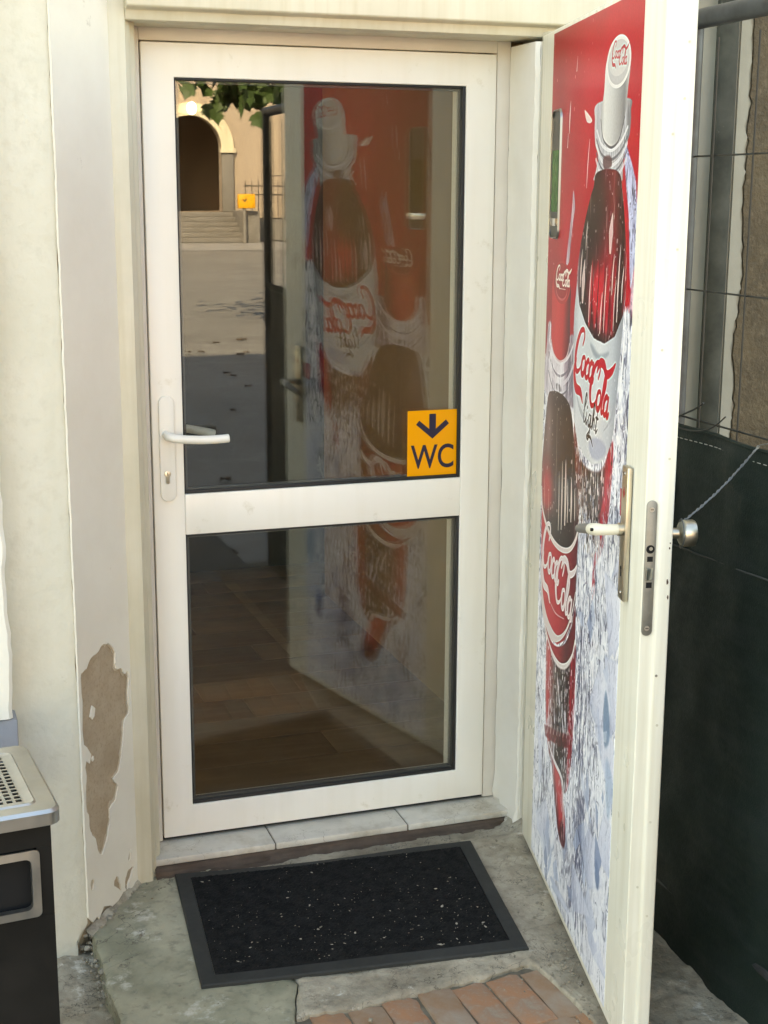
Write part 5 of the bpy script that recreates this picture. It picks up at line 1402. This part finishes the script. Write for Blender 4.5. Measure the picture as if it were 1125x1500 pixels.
# ------------------------------------------------------------------ mobile fence with a dark screen
FX = 1.03
def fence():
    T = thing('mesh_fence', 'dark steel mesh fence panel standing behind the open door', 'fence', (FX, -1.8, -0.02))
    y0, y1, zt = -0.80, -2.80, 2.05
    for y in (y0, y1): MB().tube([(FX, y, -0.03), (FX, y, zt)], .021, 14).build('post', M['fence'], T, world=True)
    MB().tube([(FX, y0 + .02, zt + .004), (FX, y1 - .02, zt + .004)], .0205, 14).build('top_rail', M['fence'], T, world=True)
    MB().tube([(FX, y0 + .022, 0.12), (FX, y1 - .022, 0.12)], .014, 10).build('bottom_rail', M['fence'], T, world=True)
    f = MB().tube([(0, 0, 0.125), (0, 0, zt - .02)], .0022, 6).build('mesh_wire', M['wire_dark'], T); f.location = (0, -0.90 + 1.8, 0.0)
    y = -1.05
    while y > y1 + .05:
        copy_part(f, T, (0, y + 1.8, 0.0)); y -= 0.15
    for z in (0.38, 0.66, 0.94, 1.22, 1.497, 1.776):
        MB().tube([(FX + .004, y0, z), (FX + .004, y1, z)], .0022, 6).build('mesh_wire', M['wire_dark'], T, world=True)
    # screen
    S = thing('privacy_screen', 'dark green privacy screen with a stitched hem tied to the mesh fence', 'screen', (FX - .012, -1.8, 0))
    V, F = [], []
    ny, nz = 100, 50
    def top(y): return 1.205 + 0.11 * max(0, (-y - 1.25)) / 1.5 - 0.003 * math.sin((y + .8) * 9)
    for j in range(nz + 1):
        for i in range(ny + 1):
            y = y0 + .045 + (y1 - y0 + 0.02) * i / ny; t = j / nz
            z = -0.028 + (top(y) + 0.028) * t
            x = FX - .014 - 0.014 * fbm(y * 3, z * 3) - 0.006 * fbm(y * 5 + z * 7, y * 2 - z * 3) - 0.012 * max(0, .25 - t) + 0.004 * math.sin(y * 24) * t ** 3
            V.append((x, y, z))
    for j in range(nz):
        for i in range(ny):
            a = j * (ny + 1) + i; F.append((a, a + 1, a + ny + 2, a + ny + 1))
    n = len(V); V += [(x + .0015, y, z) for x, y, z in V]; F += [tuple(q + n for q in f[::-1]) for f in F]
    mb = MB(); mb.add(V, F); mb.build('cloth', M['screen'], S, world=True, angle=80)
    hm = MB(); 
    P = [(FX - .016 - 0.010 * fbm(y * 3, top(y) * 3) + 0.004 * math.sin(y * 24), y, top(y) - .003) for y in np.arange(y0 + .04, y1, -.02).tolist()]
    hm.tube(P, .0045, 8); hm.build('hem_cord', M['screen'], S, world=True)
    st = MB()
    for y in np.arange(y0, y1 + .05, -.019).tolist():
        x = FX - .0165 - 0.010 * fbm(y * 3, (top(y) - .03) * 3) + 0.003 * math.sin(y * 24)
        st.tube([(x, y, top(y) - .0285), (x, y - .011, top(y) - .0285)], .0009, 6)
    o = st.build('stitching', M['stitch'], S, world=True); o['kind'] = 'stuff'
    for zz in (0.93,):
        sm = MB(); sm.tube([(FX - .0155 - 0.010 * fbm(y * 3, zz * 3), y, zz + 0.05 * (-y - .8)) for y in np.arange(y0 - .02, y1, -.03).tolist()], .0022, 6); sm.build('seam', mat('seam_thread', (0.05, 0.055, 0.05, 1), .8), S, world=True)
    # loose wires and the tie wire
    w = MB(); P = [(FX - .02, -0.80, 1.213), (FX - .03, -0.86, 1.226), (FX - .03, -0.93, 1.252), (FX - .025, -0.955, 1.268)]
    w.tube(cat(P, 6), .0022, 8); tag(w.build('wire_end', M['wire_dark']), 'short stiff wire end sticking up at the screen corner', 'wire')
    w = MB(); P = [(FX - .02, -0.82, 1.2), (FX - .03, -0.93, 1.205), (FX - .03, -1.0, 1.222), (FX - .02, -1.035, 1.25)]
    w.tube(cat(P, 6), .0016, 8); tag(w.build('wire_loop', M['wire_dark']), 'thin curved wire lying along the top of the screen hem', 'wire')
    k = on_door(1.125, -0.090, 1.086)
    w = MB(); a, b = Vector(k), Vector((FX - .022, -1.165, 1.212))
    for ph in (0, PI):
        P = []
        for i in range(49):
            t = i / 48; p = a.lerp(b, t); p.z -= 0.010 * math.sin(PI * t)
            q = 0.0016 + 0.0006 * math.sin(i * .7)
            P.append((p.x + q * math.cos(ph + t * 60), p.y, p.z + q * math.sin(ph + t * 60)))
        w.tube(P, .0014, 6)
    w.tube(cat([tuple(a + Vector((.0, .01, -.004))), tuple(on_door(1.125, -0.088, 1.036)), tuple(on_door(1.150, -0.088, 1.062)), tuple(on_door(1.125, -0.088, 1.092)), tuple(on_door(1.098, -0.088, 1.064))], 6), .0014, 6)
    w.tube(cat([tuple(b), (b.x - .004, b.y - .06, b.z + .012), (b.x, b.y - .14, b.z + .006), (b.x + .01, b.y - .2, b.z + .02)], 6), .0014, 6)
    tag(w.build('tie_wire', M['wire_grey']), 'twisted grey tie wire from the door knob to the fence', 'wire')
fence()

# ------------------------------------------------------------------ what stands across the courtyard (seen mirrored in the glass)
def school():
    Y = -45.0
    T = thing('school_building', 'peach rendered building with a pale arched porch and steps', 'building', (9.1, Y - 5, 0.2))
    cx, r, R2, zs, zf = 9.13, 1.06, 1.44, 3.24, 1.157
    # facade with an arched hole (facade face at Y, body to Y-0.5)
    arc = [(cx + r * math.cos(a), zs + r * math.sin(a)) for a in np.linspace(0, PI, 25).tolist()]
    bm = bmesh.new()
    outer = [(-22, 0.0), (cx - r, 0.0), (cx - r, zs)] + arc[::-1][1:-1] + [(cx + r, zs), (cx + r, 0.0), (40, 0.0), (40, 11), (-22, 11)]
    vs = [bm.verts.new((x, Y, z)) for x, z in outer]
    f = bm.faces.new(vs); ex = bmesh.ops.extrude_face_region(bm, geom=[f])
    for v in ex['geom']:
        if isinstance(v, bmesh.types.BMVert): v.co.y -= 0.5
    bmesh.ops.recalc_face_normals(bm, faces=bm.faces)
    bmesh.ops.triangulate(bm, faces=[q for q in bm.faces if len(q.verts) > 4])
    inv = MW[T.name].inverted()
    for v in bm.verts: v.co = inv @ v.co
    me = bpy.data.meshes.new('wall'); bm.to_mesh(me); bm.free(); me.materials.append(M['peach'])
    o = bpy.data.objects.new('wall', me); COL.objects.link(o); o.parent = T; MW[o.name] = MW[T.name].copy()
    MB().box((-22, Y - 12, 0), (40, Y - 4.0, 10.99)).build('wall', M['peach'], T, world=True)
    pr = MB(); pr.box((cx - 2.6, Y - 3.99, 0.0), (cx + 2.6, Y - .502, zf)); pr.box((cx - 2.8, Y - 3.99, zf), (cx - 2.6, Y - .502, 5.2)); pr.box((cx + 2.6, Y - 3.99, zf), (cx + 2.8, Y - .502, 5.2)); pr.box((cx - 2.8, Y - 3.99, 5.2), (cx + 2.8, Y - .502, 5.4)); pr.box((cx - 2.6, Y - 3.99, zf), (cx + 2.6, Y - 3.9, 5.2))
    pr.build('porch', M['porch_dark'], T, world=True)
    ring = MB(); V, F = [], []
    prof = [(r - .02, .002), (r - .02, .10), (r + .13, .14), (r + .15, .09), (R2 - .08, .11), (R2, .16), (R2, .002)]
    an = np.linspace(0, PI, 33)
    for a in an:
        for rr, d in prof: V.append((cx + rr * math.cos(a), Y + d, zs + rr * math.sin(a)))
    n = len(prof)
    for i in range(len(an) - 1):
        for k in range(n - 1): F.append((i * n + k, i * n + k + 1, (i + 1) * n + k + 1, (i + 1) * n + k))
    ring.add(V, F); ring.build('arch_trim', M['arch_stone'], T, world=True)
    for sx in (-1, 1):
        p = MB(); xa, xb = sorted((cx + sx * (r - .02), cx + sx * R2)); p.box((xa, Y + .002, zf), (xb, Y + .12, zs - .16)); p.build('pilaster', M['step'], T, world=True, bevel=.02)
        p = MB(); p.box((xa - .06, Y + .002, zs - .158), (xb + .06, Y + .2, zs - .004)); p.build('capital', M['arch_stone'], T, world=True, bevel=.02)
    for k in range(6):
        MB().box((cx - 1.7, Y + .0 + .201 * (1 if k else 1), 0.2 + .159 * k), (cx + 1.28, Y + 2.2 - .33 * k, 0.2 + .159 * (k + 1) - .004)).build('step', M['step'], T, world=True, bevel=.012)
    MB().box((cx + 1.285, Y + .202, 0.15), (cx + 1.75, Y + 2.4, 1.2)).build('step_cheek', M['step'], T, world=True, bevel=.02)
    win = MB(); x0, x1, z0, z1, yw = 8.25, 9.08, 2.1, 3.52, Y - 3.88
    win.box((x0, yw, z0), (x0 + .07, yw + .06, z1)); win.box((x1 - .07, yw, z0), (x1, yw + .06, z1)); win.box((x0 + .071, yw, z0), (x1 - .071, yw + .06, z0 + .07)); win.box((x0 + .071, yw, z1 - .07), (x1 - .071, yw + .06, z1)); win.box((x0 + .071, yw, 2.95), (x1 - .071, yw + .05, 3.04)); win.box(((x0 + x1) / 2 - .025, yw, z0 + .071), ((x0 + x1) / 2 + .025, yw + .045, 2.949)); win.box((x0 + .071, yw, 2.5), (x1 - .071, yw + .03, 2.53))
    w = win.build('window', M['white_frame'], T, world=True)
    MB().box((x0 + .03, yw - .02, z0 + .03), (x1 - .03, yw - .001, z1 - .03)).build('pane', M['dark_glass'], w, world=True)
    # facade windows along the rest
    for x in (-14, -9, -4, 1, 15.5, 20.5, 25.5):
        f_ = MB(); a, b, z0, z1 = x, x + 1.5, 2.6, 5.2
        f_.box((a, Y + .001, z0), (a + .1, Y + .09, z1)); f_.box((b - .1, Y + .001, z0), (b, Y + .09, z1)); f_.box((a + .101, Y + .001, z0), (b - .101, Y + .09, z0 + .1)); f_.box((a + .101, Y + .001, z1 - .1), (b - .101, Y + .09, z1)); f_.box((a + .101, Y + .001, 4.2), (b - .101, Y + .08, 4.3)); f_.box((x + .71, Y + .001, z0 + .101), (x + .79, Y + .08, 4.199))
        w = f_.build('window', M['white_frame'], T, world=True)
        MB().box((a + .05, Y + .002, z0 + .05), (b - .05, Y + .03, z1 - .05)).build('pane', M['dark_glass'], w, world=True)
    MB().box((-22.3, Y - 12.3, 11.002), (40.3, Y + .4, 11.3)).build('roof', M['roof'], T, world=True)
    lm = thing('porch_lamp', 'bright white globe lamp over the porch arch', 'lamp', (cx, Y + .35, 4.46))
    MB().tube([(cx, Y + .165, 4.52), (cx, Y + .30, 4.52), (cx, Y + .34, 4.44)], .03, 8).build('bracket', M['iron'], lm, world=True)
    MB().ball((cx, Y + .36, 4.48), (.17, .14, .21), 16, 10).build('globe', M['lamp'], lm, world=True)
    # iron railing beside the steps
    ra = thing('iron_railing', 'low black iron railing beside the porch steps', 'railing', (11.5, Y + 1.5, .2))
    for z in (2.0, 1.72, .95): MB().tube([(10.55, Y + 1.5, z), (14.2, Y + 1.5, z)], .022, 6).build('rail', M['iron'], ra, world=True)
    f_ = MB().tube([(0, 0, 0.0), (0, 0, 1.98)], .014, 6).build('bar', M['iron'], ra); f_.location = (10.62 - 11.5, 0, 0)
    for i in range(1, 17):
        c = copy_part(f_, ra, (10.62 - 11.5 + i * .22, 0, 0))
    MB().box((10.95, Y + 1.42, .15), (14.3, Y + 1.58, .92)).build('plinth', M['step'], ra, world=True)
    sg = thing('yellow_sign', 'small yellow sign with a dark mark on a post before the railing', 'sign', (10.45, Y + 2.6, .2))
    MB().tube([(10.32, Y + 2.6, .17), (10.32, Y + 2.6, 1.3)], .06, 10).build('post', M['step'], sg, world=True)
    MB().box((10.10, Y + 2.53, 1.29), (10.66, Y + 2.72, 1.74)).build('panel', M['post_yellow'], sg, world=True, bevel=.03)
    mk = MB(); mk.prism([(10.22, 1.58), (10.30, 1.48), (10.38, 1.58), (10.36, 1.60), (10.30, 1.53), (10.24, 1.60)], ((0, Y + 2.722, 0), (1, 0, 0), (0, 0, 1), (0, 1, 0)), .004); mk.build('mark', M['navy'], sg, world=True, smooth=False)
school()

def leaf_pts(r):
    # five-lobed leaf outline, stalk at the origin
    lob = [(0, 0), (.18, -.06), (.42, .02), (.60, .16), (.42, .24), (.66, .44), (.48, .46), (.56, .62), (.34, .56), (.22, .72), (.10, .80), (0, 1.0)]
    P = lob + [(-x, y) for x, y in lob[::-1][1:-1]]
    return [(x * r * .85, y * r) for x, y in P]

def tree():
    T = thing('maple_tree', 'broad leafed green maple with low hanging twigs over the courtyard', 'tree', (8.4, -14.6, -.1))
    K = lambda x, y, z: (-0.6 + (x + 0.6) * 1.317, 3.63 + (y - 3.63) * 1.317, 1.69 + (z - 1.69) * 1.317)
    tr = MB(); tr.tube(cat([K(*q) for q in [(6.3, -10.2, -.2), (6.25, -10.15, 1.0), (6.1, -10.0, 2.4), (6.0, -9.9, 3.8), (5.9, -9.8, 5.6), (5.9, -9.8, 7.2)]], 4), [.30, .27, .25, .24, .23, .22, .21, .20, .19, .18, .17, .15, .13, .12, .11, .10, .09, .08, .06, .05, .04], 12)
    tr.build('trunk', M['bark'], T, world=True)
    limbs = [[(6.1, -10.0, 2.6), (5.2, -9.7, 3.5), (4.0, -9.4, 3.9), (3.0, -9.2, 3.6), (2.55, -9.05, 3.15)], [(6.05, -9.95, 3.2), (4.6, -10.3, 4.6), (3.2, -10.4, 4.9), (2.1, -9.9, 4.2), (1.9, -9.3, 3.3)], [(6, -9.9, 3.9), (7.2, -9.2, 5.0), (8.4, -8.9, 5.6)], [(6, -9.9, 3.6), (6.8, -11.2, 4.8), (7.4, -12.4, 5.4)], [(5.9, -9.8, 5.2), (5.0, -8.9, 6.2), (4.6, -8.4, 6.8)]]
    for L in limbs:
        C_ = cat([K(*q) for q in L], 5); MB().tube(C_, list(np.linspace(.11, .012, len(C_))), 8).build('limb', M['bark'], T, world=True)
    me_leaf = None
    P = leaf_pts(.20)
    lf = MB(); n = len(P)
    V = [(x, y, -.25 * x * x / .17 - .12 * y * y / .17) for x, y in P] + [(0, .07, .006)]
    lf.add(V, [(k, (k + 1) % n, n) for k in range(n)])
    first = lf.build('leaf', M['leaf'], T, smooth=False)
    spots = []
    def hang(cx, cy, cz, k, sx, sz):
        for _ in range(k): spots.append((cx + RNG.normal(0, sx), cy + RNG.normal(0, .16), cz + RNG.normal(0, sz)))
    hang(2.22, -9.0, 2.72, 34, .09, .12); hang(2.36, -9.0, 2.62, 30, .10, .09); hang(2.55, -9.0, 2.72, 36, .10, .11); hang(2.68, -9.0, 2.66, 16, .07, .07); hang(1.90, -9.0, 2.76, 14, .07, .07); hang(2.3, -9.05, 2.98, 40, .28, .10); hang(1.8, -9.05, 3.0, 20, .15, .10)
    for k, (x, y, z) in enumerate(spots):
        x, y, z = K(x, y, z)
        l = Vector((x - T.location.x, y - T.location.y, z - T.location.z))
        rot = (RNG.normal(-1.9, .45), RNG.normal(0, .4), RNG.normal(PI, 1.2))
        if k == 0: first.location, first.rotation_euler = l, rot
        else: copy_part(first, T, l, rot)
    # crown: thousands of leaf-sized faces in uneven clumps
    mb = MB(); V, F = [], []
    cl = []
    for _ in range(90):
        a, b = RNG.uniform(0, 2 * PI), RNG.uniform(-.5, 1)
        q = RNG.uniform(.45, 1.0)
        cl.append((5.6 + 3.6 * q * math.cos(a) * math.sqrt(1 - b * b * .8), -9.8 + 2.9 * q * math.sin(a) * math.sqrt(1 - b * b * .8), 5.6 + 2.4 * q * b))
    cl += [(2.4, -9.2, 3.5), (3.0, -9.3, 3.8), (2.0, -9.5, 3.7), (3.6, -9.4, 4.1), (1.8, -9.4, 3.4)]
    for c in cl:
        for _ in range(85):
            p = Vector((c[0] + RNG.normal(0, .36), c[1] + RNG.normal(0, .36), c[2] + RNG.normal(0, .24)))
            if p.z < 3.05: continue
            p = Vector(K(*p))
            u = Vector(RNG.normal(0, 1, 3)).normalized(); w = u.cross(Vector(RNG.normal(0, 1, 3))).normalized(); r = RNG.uniform(.08, .13)
            b = len(V); V += [p - u * r, p + w * r * .8 - u * r * .2, p + u * r * .5 + w * r * .4, p + u * r, p + u * r * .5 - w * r * .4, p - w * r * .8 - u * r * .2]
            F.append((b, b + 1, b + 2, b + 3, b + 4, b + 5))
    inv = MW[T.name].inverted()
    me = bpy.data.meshes.new('crown'); me.from_pydata([tuple(inv @ v) for v in V], [], F); me.materials.append(M['leaf'])
    o = bpy.data.objects.new('crown', me); COL.objects.link(o); o.parent = T; o['kind'] = 'stuff'
tree()

def litter():
    mb = MB(); P = leaf_pts(.10)
    for k in range(150):
        x, y = RNG.uniform(-2, 6), RNG.uniform(-14, -3.0)
        z = -0.16 + 0.36 * min(max(-y - 4, 0), 41) / 41 + .012
        t = RNG.uniform(0, 2 * PI); s_ = RNG.uniform(.5, 1.1)
        pts = [(x + s_ * (a * math.cos(t) - b * math.sin(t)), y + s_ * (a * math.sin(t) + b * math.cos(t)), z + RNG.uniform(0, .03)) for a, b in P]
        c = (sum(p[0] for p in pts) / len(pts), sum(p[1] for p in pts) / len(pts), z + .012)
        mb.add(pts + [c], [(i, (i + 1) % len(pts), len(pts)) for i in range(len(pts))])
    o = mb.build('fallen_leaves', M['dead_leaf'], smooth=False); tag(o, 'dry fallen leaves scattered over the courtyard', 'leaves', kind='stuff')
litter()
